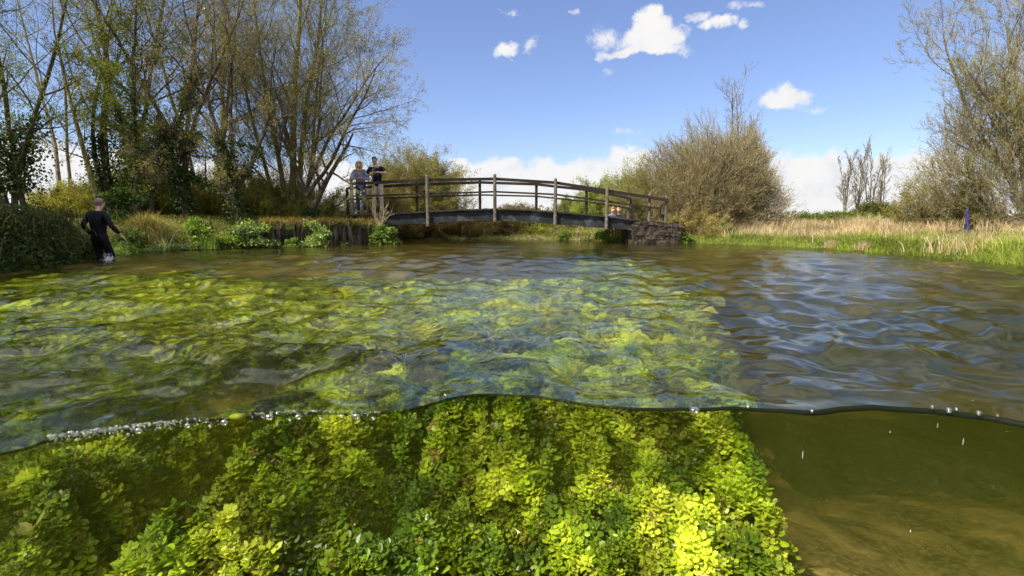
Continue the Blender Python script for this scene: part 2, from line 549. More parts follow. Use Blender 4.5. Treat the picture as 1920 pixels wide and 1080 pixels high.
# ------------------------------------------------------------------ water surface
edge_px = [(-1400, 900), (-700, 880), (-300, 868), (-100, 856), (0, 845), (50, 834), (90, 818), (200, 803), (300, 792), (450, 778), (560, 770), (700, 772), (760, 764),
           (850, 744), (900, 739), (1000, 742), (1100, 756), (1200, 765), (1300, 767), (1370, 762), (1430, 762), (1520, 766), (1570, 759), (1640, 757),
           (1750, 761), (1850, 772), (1920, 786), (2020, 800), (2300, 812), (2700, 820), (3300, 830)]
ep = np.array([on(*p)[:2] for p in edge_px])
ea = ep[:, 0] / ep[:, 1]
def edge_Y(a):
    """distance of the cut edge of the water for the bearing a = x / y"""
    s = 0
    for k in (-0.012, 0, 0.012):
        s = s + np.interp(a + k, ea, ep[:, 1])
    return s / 3

_wr = np.random.default_rng(21)
WAVES = []
for lam, amp, cnt in ((2.2, .0070, 3), (1.1, .0110, 4), (.62, .0115, 5), (.36, .0046, 6), (.22, .0010, 7), (.13, .0004, 8)):
    for _ in range(cnt):
        WAVES.append((lam * _wr.uniform(.8, 1.25), amp, _wr.uniform(0, 2 * np.pi), _wr.uniform(0, 2 * np.pi)))
def wave_z(x, y, cell):
    wx = x + 0.30 * (fbm(x * 1.3, y * 1.3, 31) - .5) + 0.10 * (fbm(x * 4.1, y * 4.1, 37) - .5)
    wy = y + 0.30 * (fbm(x * 1.3, y * 1.3, 41) - .5) + 0.10 * (fbm(x * 4.1, y * 4.1, 43) - .5)
    patch = 0.55 + 0.9 * fbm(x * 0.6, y * 0.6, 51)
    z = 0
    for lam, amp, th, ph in WAVES:
        k = 2 * np.pi / lam
        s = np.sin(k * (wx * np.cos(th) + wy * np.sin(th)) + ph)
        s = s * 0.75 + (1 - np.sqrt(s * s + 0.02)) * 0.6 - 0.3       # sharper crests
        z = z + amp * s * np.clip(1.6 - 3.2 * cell / lam, 0, 1)
    return z * patch

cols = np.concatenate([np.linspace(-5.0, -1.12, 70)[:-1], np.linspace(-1.12, 1.12, 620), np.linspace(1.12, 5.0, 70)[1:]])
rows = [1.0]
st = 0.006
while rows[-1] * 1.8 < 30:
    rows.append(rows[-1] * (1 + st)); st = min(st * 1.006, 0.022)
rows = np.array(rows)
A, Rr = np.meshgrid(cols, rows)
EY = edge_Y(A)
WY = EY * Rr
WX = A * WY
cell = WY * np.gradient(rows)[:, None] / rows[:, None] * 1.0
edge_damp = sstep(WY - EY, 0.0, 0.35) * 0.8 + 0.2
dist_damp = np.clip(1.25 - WY / 14.0, 0.18, 1.0)
WZ = wave_z(WX, WY, cell) * edge_damp * dist_damp
WZ = np.where(WY > 3.0, WZ, WZ)
mb = MB(); grid_mesh(mb, WX, WY, WZ)
# rounded lip where the surface turns down at its cut edge
lip = []
e0 = np.stack([WX[0], WY[0], WZ[0]], -1)
nrm = unit(np.gradient(e0, axis=0)); fwd = np.stack([nrm[:, 1], -nrm[:, 0], np.zeros(len(nrm))], -1)   # towards the viewer
wlip = np.interp(A[0], [-.9, -.3, 0, .3, .5, .62, 1.1], [.006, .006, .007, .007, .009, .013, .015])
for k, (f_, d_) in enumerate(((0, 0), (.45, -.12), (.8, -.45), (.95, -.9), (.9, -1.3))):
    lip.append(e0 + fwd * (f_ * wlip)[:, None] + np.array([0, 0, 1.0]) * (d_ * wlip)[:, None])
lip = np.array(lip)
m, nt = newmat('river_water')
co = texco(nt)
b1 = noise(nt, scaled(nt, co, (1.0, 0.55, 1)), 7.0, 5, 0.6, 0.8)
b2 = noise(nt, scaled(nt, co, (1.0, 0.7, 1)), 2.2, 3, 0.5, 0.4)
hh = mth(nt, 'ADD', mth(nt, 'MULTIPLY', b1, 0.5), b2)
geo_n = nt.nodes.new('ShaderNodeSeparateXYZ'); nt.links.new(co, geo_n.inputs[0])
bstr = mth(nt, 'ADD', mth(nt, 'MULTIPLY', smooth(nt, geo_n.outputs[1], 2.5, 7.0), 0.30), 0.04)
bp = nt.nodes.new('ShaderNodeBump'); bp.inputs['Distance'].default_value = 0.05
nt.links.new(bstr, bp.inputs['Strength']); nt.links.new(hh, bp.inputs['Height'])
nrmw = bp.outputs[0]
fr = nt.nodes.new('ShaderNodeFresnel'); fr.inputs[0].default_value = 1.33; nt.links.new(nrmw, fr.inputs['Normal'])
gl = nt.nodes.new('ShaderNodeBsdfGlossy'); gl.inputs['Roughness'].default_value = 0.03; nt.links.new(nrmw, gl.inputs['Normal'])
rf = nt.nodes.new('ShaderNodeBsdfRefraction'); rf.inputs['IOR'].default_value = 1.33; rf.inputs['Roughness'].default_value = 0.0
rf.inputs['Color'].default_value = (0.96, 1.0, 0.90, 1); nt.links.new(nrmw, rf.inputs['Normal'])
tr = nt.nodes.new('ShaderNodeBsdfTransparent'); tr.inputs[0].default_value = (0.97, 1.0, 0.92, 1)
mx = nt.nodes.new('ShaderNodeMixShader'); mx.inputs[0].default_value = 0.72
nt.links.new(tr.outputs[0], mx.inputs[1]); nt.links.new(rf.outputs[0], mx.inputs[2])
mw = nt.nodes.new('ShaderNodeMixShader')
nt.links.new(fr.outputs[0], mw.inputs[0]); nt.links.new(mx.outputs[0], mw.inputs[1]); nt.links.new(gl.outputs[0], mw.inputs[2])
out(nt, mw.outputs[0])
M['water'] = m
o = mb.build('river_water', m, smooth_=True); tag(o, kind='structure')

mb = MB()
K = lip.shape[0]; n = lip.shape[1]
idx = np.arange(K * n).reshape(K, n)
mb.add(lip.reshape(-1, 3), np.stack([idx[:-1, :-1], idx[1:, :-1], idx[1:, 1:], idx[:-1, 1:]], -1).reshape(-1, 4))
m, nt = newmat('water_lip')
gls = princ(nt, (0.006, 0.009, 0.003), 0.6, 0.08)  # near black base stands in for the lip's internal reflection
tr = nt.nodes.new('ShaderNodeBsdfTransparent'); tr.inputs[0].default_value = (0.5, 0.62, 0.12, 1)
co = texco(nt); sp = nt.nodes.new('ShaderNodeSeparateXYZ'); nt.links.new(co, sp.inputs[0])
f = smooth(nt, sp.outputs[0], -0.75, 0.9)
f = mth(nt, 'MULTIPLY', mth(nt, 'ADD', mth(nt, 'MULTIPLY', f, 0.55), 0.42), 1.0)
mx = nt.nodes.new('ShaderNodeMixShader'); nt.links.new(f, mx.inputs[0])
nt.links.new(tr.outputs[0], mx.inputs[1]); nt.links.new(gls.outputs[0], mx.inputs[2])
out(nt, mx.outputs[0])
o = mb.build('water_edge', m, smooth_=True); tag(o, kind='structure')

# the body of green water below the surface, fading what lies deep in it
ca_ = np.linspace(-4.5, 4.5, 120)
fy = edge_Y(ca_)
front = np.stack([ca_ * fy, fy], -1)
zt, zb = -0.03, -1.7
mb = MB()
n = len(front)
back = np.stack([np.linspace(-16, 16, n), np.full(n, 24.0)], -1)
def ring(p, z): return np.concatenate([p, np.full((len(p), 1), z)], 1)
V = np.concatenate([ring(front, zt), ring(front, zb), ring(back, zt), ring(back, zb)])
F = []
for i in range(n - 1):
    F += [[i, i + n, i + 1 + n, i + 1], [i, i + 1, 2 * n + i + 1, 2 * n + i], [n + i, 3 * n + i, 3 * n + i + 1, n + i + 1], [2 * n + i, 2 * n + i + 1, 3 * n + i + 1, 3 * n + i]]
F += [[0, 2 * n, 3 * n, n], [n - 1, 2 * n - 1, 4 * n - 1, 3 * n - 1]]
mb.add(V, F)
m, nt = newmat('murky_water')
pv = nt.nodes.new('ShaderNodeVolumePrincipled')
pv.inputs['Color'].default_value = (0.44, 0.52, 0.045, 1)
pv.inputs['Density'].default_value = 0.44
pv.inputs['Anisotropy'].default_value = 0.3
out(nt, None, pv.outputs[0])
o = mb.build('murky_water', m); tag(o, 'green murk filling the river below its surface', 'water', kind='stuff')

# ------------------------------------------------------------------ waterweed
def main_right(y): return 1.20 + 0.28 * np.clip(y - 2.2, 0, 4)
def weed_top(x, y):
    """height of the weed carpet; -9 where there is none"""
    wob = 0.26 * (fbm(x * 2.3, y * 2.3, 61) - .5) + 0.16 * (fbm(x * 9, y * 9, 63, 2) - .5)
    e_ = edge_Y(x / y)
    lo_ = np.maximum(0.63 - 0.7475 * e_, -.90)
    mound = lo_ + (-0.16 - lo_) * sstep(y - e_, -0.12, 0.62) - 0.14 * sstep(y, 2.9, 4.5)
    # main mound: falls away along its left side near the cut, and stops at its right side
    q_ = y - e_
    left_edge = np.interp(q_, [-.1, 0, .3, .55, .8, 1.2], [-1.08, -1.02, -.76, -.52, -.22, .10]) * y
    wr = wob + .60 * (fbm(x * 1.3 + 3, y * 1.3, 69, 3) - .42) * sstep(q_, .25, .9)
    inm = sstep(x + wob * .6, left_edge - 0.05, left_edge + 0.30) * sstep(-(x + wr), -main_right(y) - 0.04, -main_right(y) + 0.16)
    left = -0.43 - 0.10 * sstep(-y, -1.8, -1.5)
    inl = sstep(-(x + wob * .6), 1.50, 1.74) * sstep(y, 1.3, 1.7)
    wob2 = wob + .55 * (fbm(x * 1.1 + 3, y * 1.1, 69, 3) - .5) * sstep(y, 2.4, 3.4)
    behind = sstep(y - 0.15 * (x + 1), 2.85, 3.25) * sstep(-(y + 2.2 * (fbm(x * .9, y * .9, 67) - .5) - .25 * np.abs(x)), -6.6, -5.6) * sstep(-(x + wob2), -main_right(y) - .05, -main_right(y) + .3)
    zb = -0.92 * np.ones_like(x)
    z = zb + (mound - zb) * inm
    z = np.maximum(z, zb + (left - zb) * inl)
    z = np.maximum(z, zb + ((-0.16) - zb) * behind)
    z = z - .20 * np.exp(-((x / y + .235 + .30 * (fbm(x * 3, y * 3, 99, 3) - .5)) / .05) ** 2) * inm * (.25 + .75 * sstep(q_, 0, .25)) * (1 - sstep(q_, .6, .9))
    cover = np.maximum(np.maximum(inm, inl), behind)
    hum = 0.26 * (fbm(x * 2.7, y * 2.7, 71, 3) - .5) + 0.10 * (fbm(x * 7, y * 7, 75, 2) - .5)
    z = z + hum * sstep(cover, 0.1, 0.6) * (0.12 + 0.88 * sstep(q_, 0.0, 0.4))
    return np.minimum(z, -0.045), cover

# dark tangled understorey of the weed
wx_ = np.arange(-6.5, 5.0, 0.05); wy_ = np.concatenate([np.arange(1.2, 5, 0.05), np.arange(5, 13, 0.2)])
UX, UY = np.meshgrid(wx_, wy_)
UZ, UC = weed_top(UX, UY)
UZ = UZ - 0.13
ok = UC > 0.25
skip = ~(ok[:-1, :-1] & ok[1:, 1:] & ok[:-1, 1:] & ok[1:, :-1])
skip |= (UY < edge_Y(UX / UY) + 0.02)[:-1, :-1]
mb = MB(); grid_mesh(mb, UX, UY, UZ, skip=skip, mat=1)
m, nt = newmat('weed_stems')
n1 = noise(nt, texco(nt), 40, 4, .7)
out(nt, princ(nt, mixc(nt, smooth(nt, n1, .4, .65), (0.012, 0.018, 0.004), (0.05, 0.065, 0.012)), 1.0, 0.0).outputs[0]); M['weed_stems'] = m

def weed_leaves(mb, x0, x1, y0, y1, dens, size, pal, cl=7, sel=None):
    n = int((x1 - x0) * (y1 - y0) * dens)
    x = rng.uniform(x0, x1, n); y = rng.uniform(y0, y1, n)
    z, cov = weed_top(x, y)
    k = (cov > rng.uniform(0.15, 0.75, n)) & (y > edge_Y(x / y) + 0.015)
    if sel is not None: k &= sel(x, y)
    x, y, z = x[k], y[k], z[k]
    n = len(x)
    # whole shoots share a tone: neighbouring rosettes are of one patch, some fresh, some old and brown
    pl = np.array(pal, float)
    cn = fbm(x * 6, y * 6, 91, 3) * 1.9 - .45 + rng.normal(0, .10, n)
    cn = cn - .45 * np.exp(-((x / y + .235 + .30 * (fbm(x * 3, y * 3, 99, 3) - .5)) / .05) ** 2) * (y < 2.9)  # shade of the trough put into the leaf tone
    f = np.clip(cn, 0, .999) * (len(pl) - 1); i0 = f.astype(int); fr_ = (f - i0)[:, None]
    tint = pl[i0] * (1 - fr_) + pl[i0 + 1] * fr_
    tint = tint * rng.uniform(.75, 1.35, (n, 1)) * (0.5 + 0.55 * sstep(fbm(x * 9, y * 9, 97, 2), .36, .52))[:, None]  # leaves over the pits tinted darker, painting in their shade
    old = rng.random(n) < .03
    tint[old] = np.array([.26, .20, .03])
    z = z - rng.exponential(0.030, n) + rng.normal(0, 0.012, n)
    sc = rng.uniform(.5, 1.6, n) * size
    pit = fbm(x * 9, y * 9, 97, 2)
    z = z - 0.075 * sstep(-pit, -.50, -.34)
    ax = unit(np.stack([rng.normal(0, .45, n), rng.normal(0, .45, n) - .35, np.ones(n)], -1))     # stem direction of each rosette
    u = unit(np.cross(ax, np.tile([0.2, 1, 0.1], (n, 1)))); v = np.cross(ax, u)
    ph0 = rng.uniform(0, 6.28, n)
    asp_ = rng.uniform(.5, .95, n)
    for j in range(cl):
        ph = ph0 + j * 2.4
        d = u * np.cos(ph)[:, None] + v * np.sin(ph)[:, None]
        up = 0.75 - 0.95 * (j / cl) + rng.normal(0, .22, n)
        D = unit(d + ax * up[:, None])
        N = unit(ax - D * np.sum(ax * D, -1, keepdims=True))
        P = np.stack([x, y, z], -1) + ax * ((0.35 - j / cl) * sc)[:, None] * .8 + d * (sc * .12)[:, None]
        L = sc * (0.65 + 0.5 * j / cl) * rng.uniform(.8, 1.2, n)
        P[:, 2] = np.minimum(P[:, 2], -0.04 - L * .75)
        leaves_to(mb, P, D, N, L, L * asp_, tint * rng.uniform(.88, 1.12, (n, 1)), fold=-.08, hexa=True)

palM = [(0.06, 0.11, 0.008), (0.12, 0.20, 0.010), (0.22, 0.31, 0.014), (0.36, 0.46, 0.022), (0.48, 0.57, 0.03), (0.60, 0.66, 0.05)]
palB = [(0.28, 0.36, 0.014), (0.42, 0.50, 0.022), (0.58, 0.62, 0.03), (0.68, 0.66, 0.06)]
palL = [(0.07, 0.10, 0.015), (0.12, 0.16, 0.02), (0.20, 0.25, 0.035), (0.28, 0.28, 0.06)]
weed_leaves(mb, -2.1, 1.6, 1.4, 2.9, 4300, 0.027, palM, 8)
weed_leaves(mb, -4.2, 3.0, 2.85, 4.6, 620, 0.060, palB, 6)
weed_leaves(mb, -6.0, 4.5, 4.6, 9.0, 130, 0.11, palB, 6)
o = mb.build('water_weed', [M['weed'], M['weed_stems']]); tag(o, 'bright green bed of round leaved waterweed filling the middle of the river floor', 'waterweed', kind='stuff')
mb = MB()
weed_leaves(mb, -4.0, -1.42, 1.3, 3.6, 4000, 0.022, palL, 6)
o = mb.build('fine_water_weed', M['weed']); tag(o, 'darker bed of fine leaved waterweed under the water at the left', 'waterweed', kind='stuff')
# ------------------------------------------------------------------ footbridge
def wood_material(name, c1, c2, c3):
    m, nt = newmat(name)
    co = texco(nt)
    g = noise(nt, scaled(nt, co, (2.0, 8, 26)), 1.6, 5, 0.65, 0.4)
    b = noise(nt, co, 1.7, 4, 0.6)
    sp = noise(nt, co, 22, 4, 0.7)
    c = mixc(nt, smooth(nt, g, 0.35, 0.65), c1, c2)
    c = mixc(nt, smooth(nt, b, 0.48, 0.66), c, c3)
    c = mixc(nt, mth(nt, 'MULTIPLY', smooth(nt, sp, 0.58, 0.7), 0.5), c, (0.02, 0.018, 0.014))
    out(nt, princ(nt, c, 0.8, 0.2, bump(nt, g, 0.5, 0.01)).outputs[0])
    return m
M['post_wood'] = wood_material('weathered_post', (0.085, 0.070, 0.052), (0.17, 0.145, 0.11), (0.07, 0.07, 0.045))
M['rail_wood'] = wood_material('dark_rail', (0.016, 0.012, 0.009), (0.038, 0.028, 0.020), (0.03, 0.026, 0.018))
M['girder'] = wood_material('bridge_beam', (0.012, 0.013, 0.013), (0.030, 0.032, 0.033), (0.075, 0.082, 0.09))
M['deck'] = wood_material('deck_board', (0.03, 0.024, 0.02), (0.06, 0.048, 0.035), (0.05, 0.055, 0.02))
m, nt = newmat('bolt_steel'); out(nt, princ(nt, (0.25, 0.25, 0.25), 0.45, 0.5).outputs[0]); M['steel'] = m

YB = 15.5        # near face of the bridge
YF = 16.75       # far railing
def bx_(px, Y=YB): return at(px, 400, Y).x
def bz_(px, py, Y=YB): return at(px, py, Y).z

deck_top = [(640, 403), (715, 400), (800, 395.5), (870, 392), (927, 390.5), (985, 392), (1041, 396), (1090, 400), (1137, 404.5), (1187, 411)]
deck_bot = [(640, 428), (715, 424.5), (800, 419), (870, 416), (927, 413.5), (985, 416), (1041, 421), (1090, 425), (1137, 428), (1187, 432)]
dt = np.array([[bx_(a), bz_(a, b)] for a, b in deck_top]); db = np.array([[bx_(a), bz_(a, b)] for a, b in deck_bot])
def zt_(x): return np.interp(x, dt[:, 0], dt[:, 1])
def zb_(x): return np.interp(x, db[:, 0], db[:, 1])
bridge = empty('footbridge', (float(bx_(940)), (YB + YF) / 2, 0))
tag(bridge, 'long arched wooden footbridge with post and rail sides crossing the river', 'bridge')
posts_near = [(661, 334, 400), (802, 328, 424), (928, 326, 415.5), (1041, 334, 421), (1137.5, 349, 429)]
xs_break = [bx_(640)] + [bx_(p[0]) for p in posts_near] + [bx_(1187)]
for y_off, nm in ((0.0, 'girder'), (YF - YB - 0.02, 'girder')):
    for i in range(len(xs_break) - 1):
        x0, x1 = xs_break[i] + 0.003, xs_break[i + 1] - 0.003
        mb = MB()
        xs = np.linspace(x0, x1, 9)
        t = (xs - x0) / (x1 - x0)
        sag = 0.018 * np.sin(np.pi * t) * (1 if y_off == 0 else 1)
        zt2 = zt_(xs) - 0.05; zb2 = zb_(xs) + sag
        y0, y1 = YB + y_off, YB + y_off + 0.10
        n = len(xs)
        V = np.concatenate([np.stack([xs, np.full(n, y), z], -1) for y, z in ((y0, zb2), (y0, zt2), (y1, zt2), (y1, zb2))])
        F = []
        for k in range(n - 1):
            for s in range(4):
                a, b = s * n + k, ((s + 1) % 4) * n + k
                F.append([a, a + 1, b + 1, b])
        F += [[0, n, 2 * n, 3 * n], [n - 1, 4 * n - 1, 3 * n - 1, 2 * n - 1]]
        mb.add(V, F)
        mb.build(nm, M['girder'], bridge)
# deck boards
x = xs_break[0] - 0.1
mb = MB()
while x < bx_(1192):
    w = 0.145
    a = math.atan2(float(zt_(x + w) - zt_(x)), w)
    jit = random.uniform(-0.012, 0.012)
    mb.box((x + w / 2, (YB + YF) / 2 + jit, float(zt_(x + w / 2)) - 0.024 + random.uniform(-.004, .006)), (w - 0.012, YF - YB + 0.16, 0.045), rot=Matrix.Rotation(-a, 4, 'Y'),
           col=np.array([1, 1, 1]) * random.uniform(.7, 1.2))
    x += w
mb.build('deck', M['deck'], bridge)
def round_post(x, y, z0, z1, r, name='post', mat='post_wood', lean=0.0):
    mb = MB()
    zz = np.array([z0, z0 + .3 * (z1 - z0), z0 + .7 * (z1 - z0), z1 - r * 1.0, z1 - r * .35, z1 - r * .05, z1])
    rr = np.array([r * 1.06, r * 1.02, r, r * .98, r * .8, r * .45, r * .1])
    mb.tube(np.stack([x + lean * (zz - z0), np.full(7, y), zz], -1), rr, 12)
    return mb.build(name, M[mat], bridge, smooth_=True)
def bolt(x, y, z, parent_):
    mb = MB()
    mb.tube([[x, y, z], [x, y - 0.02, z], [x, y - 0.026, z]], [.016, .016, .008], 8)
    o = mb.build('bolt', M['steel']); 
    o.parent = parent_; o.matrix_parent_inverse = Matrix.Identity(4)
    return o
def part_child(mb, name, mat, part, thing_, smooth_=False):
    """a sub-part: same space as the part, whose own origin is the thing's"""
    o = mb.build(name, mat, thing_, smooth_)
    o.parent = part
    return o
for (px, yt, yb) in posts_near:
    p = round_post(bx_(px, YB - .06), YB - 0.065, bz_(px, yb, YB - .06), bz_(px, yt, YB - .06), 0.050)
    for dz in (0.09, 0.27):
        mb = MB(); z = bz_(px, yb, YB - .1) + dz; xx = bx_(px, YB - .1) + 0.012
        mb.tube([[xx, YB - .11, z], [xx, YB - .125, z], [xx, YB - .132, z]], [.017, .017, .008], 8)
        part_child(mb, 'bolt', M['steel'], p, bridge)
for (px, yt, yb) in [(652, 352, 410), (782, 341, 397), (900, 336, 393), (1005.5, 341, 394), (1099, 353, 403), (1178.5, 367, 411)]:
    z0 = float(zt_(bx_(px, YF))) if px < 1170 else at(px, yb, YF).z
    round_post(bx_(px, YF + .05), YF + 0.07, z0 - .35, bz_(px, yt, YF + .07), 0.045, mat='rail_wood' if px < 1150 else 'post_wood')
for (px, yt, yb) in [(1219, 363, 416), (1250.5, 367, 420)]:
    round_post(bx_(px, YB - .02), YB + 0.09, bz_(px, yb, YB + .09) - .1, bz_(px, yt, YB + .09), 0.042)
def rail(pts, Y, h, w=0.05, name='rail', mat='rail_wood'):
    for (a, b), (c, d) in zip(pts[:-1], pts[1:]):
        mb = MB(); mb.beam(at(a, b, Y), at(c, d, Y), w, h); mb.build(name, M[mat], bridge)
ry = YB + 0.022
rail([(656, 345), (801, 337.5), (928, 335.5)], ry, 0.085, 0.06)
rail([(928, 335.5), (1041, 342.5)], ry, 0.085, 0.06)
rail([(1041, 342.5), (1137, 357.5)], ry, 0.085, 0.06)
rail([(1137, 357.5), (1219, 370.5), (1252, 375.5)], ry, 0.085, 0.06)
rail([(658, 368.5), (801, 363.5), (928, 359.5)], ry, 0.05)
rail([(928, 359.5), (1041, 364.5)], ry, 0.05)
rail([(1041, 364.5), (1137, 377.5)], ry, 0.05)
rail([(1137, 377.5), (1219, 388.5), (1240, 391.5)], ry, 0.05)
fy_ = YF + 0.02
rail([(652, 353), (782, 346), (900, 342), (1005, 345.5), (1099, 356), (1179, 371)], fy_, 0.085, 0.05)
rail([(652, 374), (782, 369.5), (900, 365.5), (1005, 368), (1099, 378), (1179, 390.5)], fy_, 0.05)
# struts at the right end
for a, b in (((1180, 370), (1190, 398)), ((1183, 392), (1189, 411))):
    mb = MB(); mb.beam(at(*a, YF + .1), at(*b, YF + .1), 0.04, 0.07); mb.build('brace', M['rail_wood'], bridge)
for a, b in (((1238, 415), (1248, 398)), ((1240, 398), (1250, 412))):
    mb = MB(); mb.beam(at(*a, YB + .16), at(*b, YB + .16), 0.03, 0.05); mb.build('brace', M['post_wood'], bridge)
th = np.linspace(0.5 * np.pi, 1.35 * np.pi, 12)
c = at(1250, 395, YB + .2)
mb = MB(); mb.tube(np.stack([c.x + .20 * np.cos(th), np.full(12, c.y), c.z + .26 * np.sin(th)], -1), 0.022, 6); mb.build('brace', M['rail_wood'], bridge, True)

# ------------------------------------------------------------------ stone abutment
m, nt = newmat('abutment_stone')
co = texco(nt)
br = nt.nodes.new('ShaderNodeAttribute'); br.attribute_name = 'tint'
n1 = noise(nt, co, 7, 6, 0.7); n2 = noise(nt, co, 28, 5, 0.7)
c = mixc(nt, smooth(nt, n1, 0.42, 0.62), (0.022, 0.018, 0.014), (0.10, 0.078, 0.058))
c = mixc(nt, mth(nt, 'MULTIPLY', smooth(nt, n2, 0.55, 0.68), 0.8), c, (0.22, 0.18, 0.14))
c = mixc(nt, 1.0, c, br.outputs[0], 'MULTIPLY')
out(nt, princ(nt, c, 0.9, 0.15, bump(nt, n2, 1.0, 0.03)).outputs[0]); M['stone'] = m
abut = empty('stone_abutment', (float(at(1232, 455, YB).x), YB, 0))
tag(abut, 'dark weathered stone block abutment under the right end of the bridge', 'abutment')
def zline(px, a, b): return a + (b - a) * (px - 1188) / (1277 - 1188)
x0, x1 = at(1188, 440, YB).x, at(1276, 440, YB).x
mb = MB()
mb.box(((x0 + x1) / 2, YB + .75, -.1), (x1 - x0 - .06, 1.3, 1.2), col=(.4, .4, .4))
courses = 6
for k in range(courses):
    t0, t1 = k / courses, (k + 1) / courses
    x = x0 - .02 * k
    while x < x1 - .02:
        w = random.uniform(.16, .42); w = min(w, x1 - x)
        s = (x - x0) / (x1 - x0)
        ztop = at(1188, 419, YB).z * (1 - s) + at(1277, 427, YB).z * s
        za, zb2 = -.1 + (ztop + .1) * t0, -.1 + (ztop + .1) * t1
        dy = random.uniform(-.018, .012)
        mb.box((x + w / 2, YB + .12 + dy, (za + zb2) / 2), (w - .005, .3, (zb2 - za) - .005), col=np.array([1, .97, .92]) * random.uniform(.6, 1.25))
        x += w
for k in range(courses):           # left end, its sunlit side put into a lighter stone tint
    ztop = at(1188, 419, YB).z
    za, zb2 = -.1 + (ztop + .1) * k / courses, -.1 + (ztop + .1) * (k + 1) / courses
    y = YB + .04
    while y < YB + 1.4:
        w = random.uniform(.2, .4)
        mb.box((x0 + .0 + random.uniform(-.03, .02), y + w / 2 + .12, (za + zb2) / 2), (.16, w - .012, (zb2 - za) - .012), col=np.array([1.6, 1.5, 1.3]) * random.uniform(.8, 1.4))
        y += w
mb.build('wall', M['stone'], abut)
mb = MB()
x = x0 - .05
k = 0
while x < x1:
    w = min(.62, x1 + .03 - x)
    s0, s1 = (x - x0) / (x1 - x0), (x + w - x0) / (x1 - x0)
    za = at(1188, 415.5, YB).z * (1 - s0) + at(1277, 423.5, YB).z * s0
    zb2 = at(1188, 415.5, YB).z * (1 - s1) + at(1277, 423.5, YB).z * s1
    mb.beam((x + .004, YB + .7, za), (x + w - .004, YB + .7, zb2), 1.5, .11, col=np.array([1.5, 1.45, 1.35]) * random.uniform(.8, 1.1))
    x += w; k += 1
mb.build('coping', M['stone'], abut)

# ------------------------------------------------------------------ pale piles at the water under the bridge
for k, px in enumerate((1142, 1147.5, 1152.5, 1157, 1162, 1167)):
    p = at(px, 455, 17.0)
    mb = MB(); zz = np.array([-.5, 0.0, .3, .62, .63]); 
    mb.tube(np.stack([np.full(5, p.x), np.full(5, p.y), zz], -1), [.04, .04, .038, .038, .01], 10)
    m_ = M.get('pile')
    if m_ is None:
        m_ = wood_material('yellow_pile', (0.34, 0.24, 0.07), (0.46, 0.34, 0.12), (0.20, 0.12, 0.04)); M['pile'] = m_
    o = mb.build('timber_pile', m_, smooth_=True)
    tag(o, ('leftmost', 'second from left', 'third from left', 'third from right', 'second from right', 'rightmost')[k] + ' of the yellowish timber piles under the right bridge end', 'pile', 'timber piles standing in the water under the bridge')
m, nt = newmat('void_shade'); out(nt, princ(nt, mixc(nt, noise(nt, texco(nt), 6), (0.012, 0.010, 0.008), (0.05, 0.04, 0.03)), 0.9, 0.1).outputs[0]); M['void_shade'] = m
mb = MB()  # dark panels stand in for the shaded void beside the piles
p0, p1 = at(1169, 440, YB + .45), at(1190, 440, YB + .45)
for k in range(5):
    w = (p1.x - p0.x) / 5
    mb.box((p0.x + w * (k + .5), YB + .45, .2), (w - .006, .08, 1.0))
o = mb.build('void_shade_panels', M['void_shade']); tag(o, 'dark panels standing in for the shaded gap between the piles and the stone abutment', 'shade panel')

# ------------------------------------------------------------------ timber bank wall on the left
wall = empty('timber_bank_wall', (float(on(610, 459).x), float(on(610, 459).y), 0))
tag(wall, 'dark wall of upright timber piles holding the left bank beside the bridge', 'retaining wall')
m, nt = newmat('wall_pile')
co = texco(nt); n1 = noise(nt, scaled(nt, co, (6, 6, 1.2)), 2.5, 5, .7); n2 = noise(nt, co, 3, 4)
at_ = nt.nodes.new('ShaderNodeAttribute'); at_.attribute_name = 'tint'
c = mixc(nt, smooth(nt, n1, .4, .65), (0.02, 0.016, 0.012), (0.10, 0.085, 0.06))
c = mixc(nt, mth(nt, 'MULTIPLY', smooth(nt, n2, .5, .65), .6), c, (0.05, 0.06, 0.02))
c = mixc(nt, 1.0, c, at_.outputs[0], 'MULTIPLY')
out(nt, princ(nt, c, .9, .15, bump(nt, n1, .8, .03)).outputs[0]); M['wall_pile'] = m
wl = [on(488, 462.5), on(560, 460.3), on(640, 458), on(716, 456)]
wl = [Vector((p.x, p.y, 0)) for p in wl] + [Vector((-3.8, 16.9, 0))]
P = np.array([[p.x, p.y] for p in wl]); seg = np.concatenate([[0], np.cumsum(np.hypot(*np.diff(P, axis=0).T))])
s = 0.0; npile = 0
while s < seg[-1]:
    x = np.interp(s, seg, P[:, 0]); y = np.interp(s, seg, P[:, 1])
    r = random.uniform(.055, .085)
    h = .63 + random.uniform(-.07, .05) + .05 * (s / seg[-1])
    mb = MB()
    mb.tube([[x, y, -.5], [x, y, .1], [x + random.uniform(-.02, .02), y, h - .03], [x, y, h]], [r, r, r * .95, r * .75], 9, col=np.array([1, .97, .92]) * random.uniform(.6, 1.7))
    mb.build('pile', M['wall_pile'], wall, True); npile += 1
    s += r * 1.95
# ------------------------------------------------------------------ trees
def vrand():
    while True:
        v = Vector((random.uniform(-1, 1), random.uniform(-1, 1), random.uniform(-1, 1)))
        if 0.05 < v.length < 1: return v.normalized()

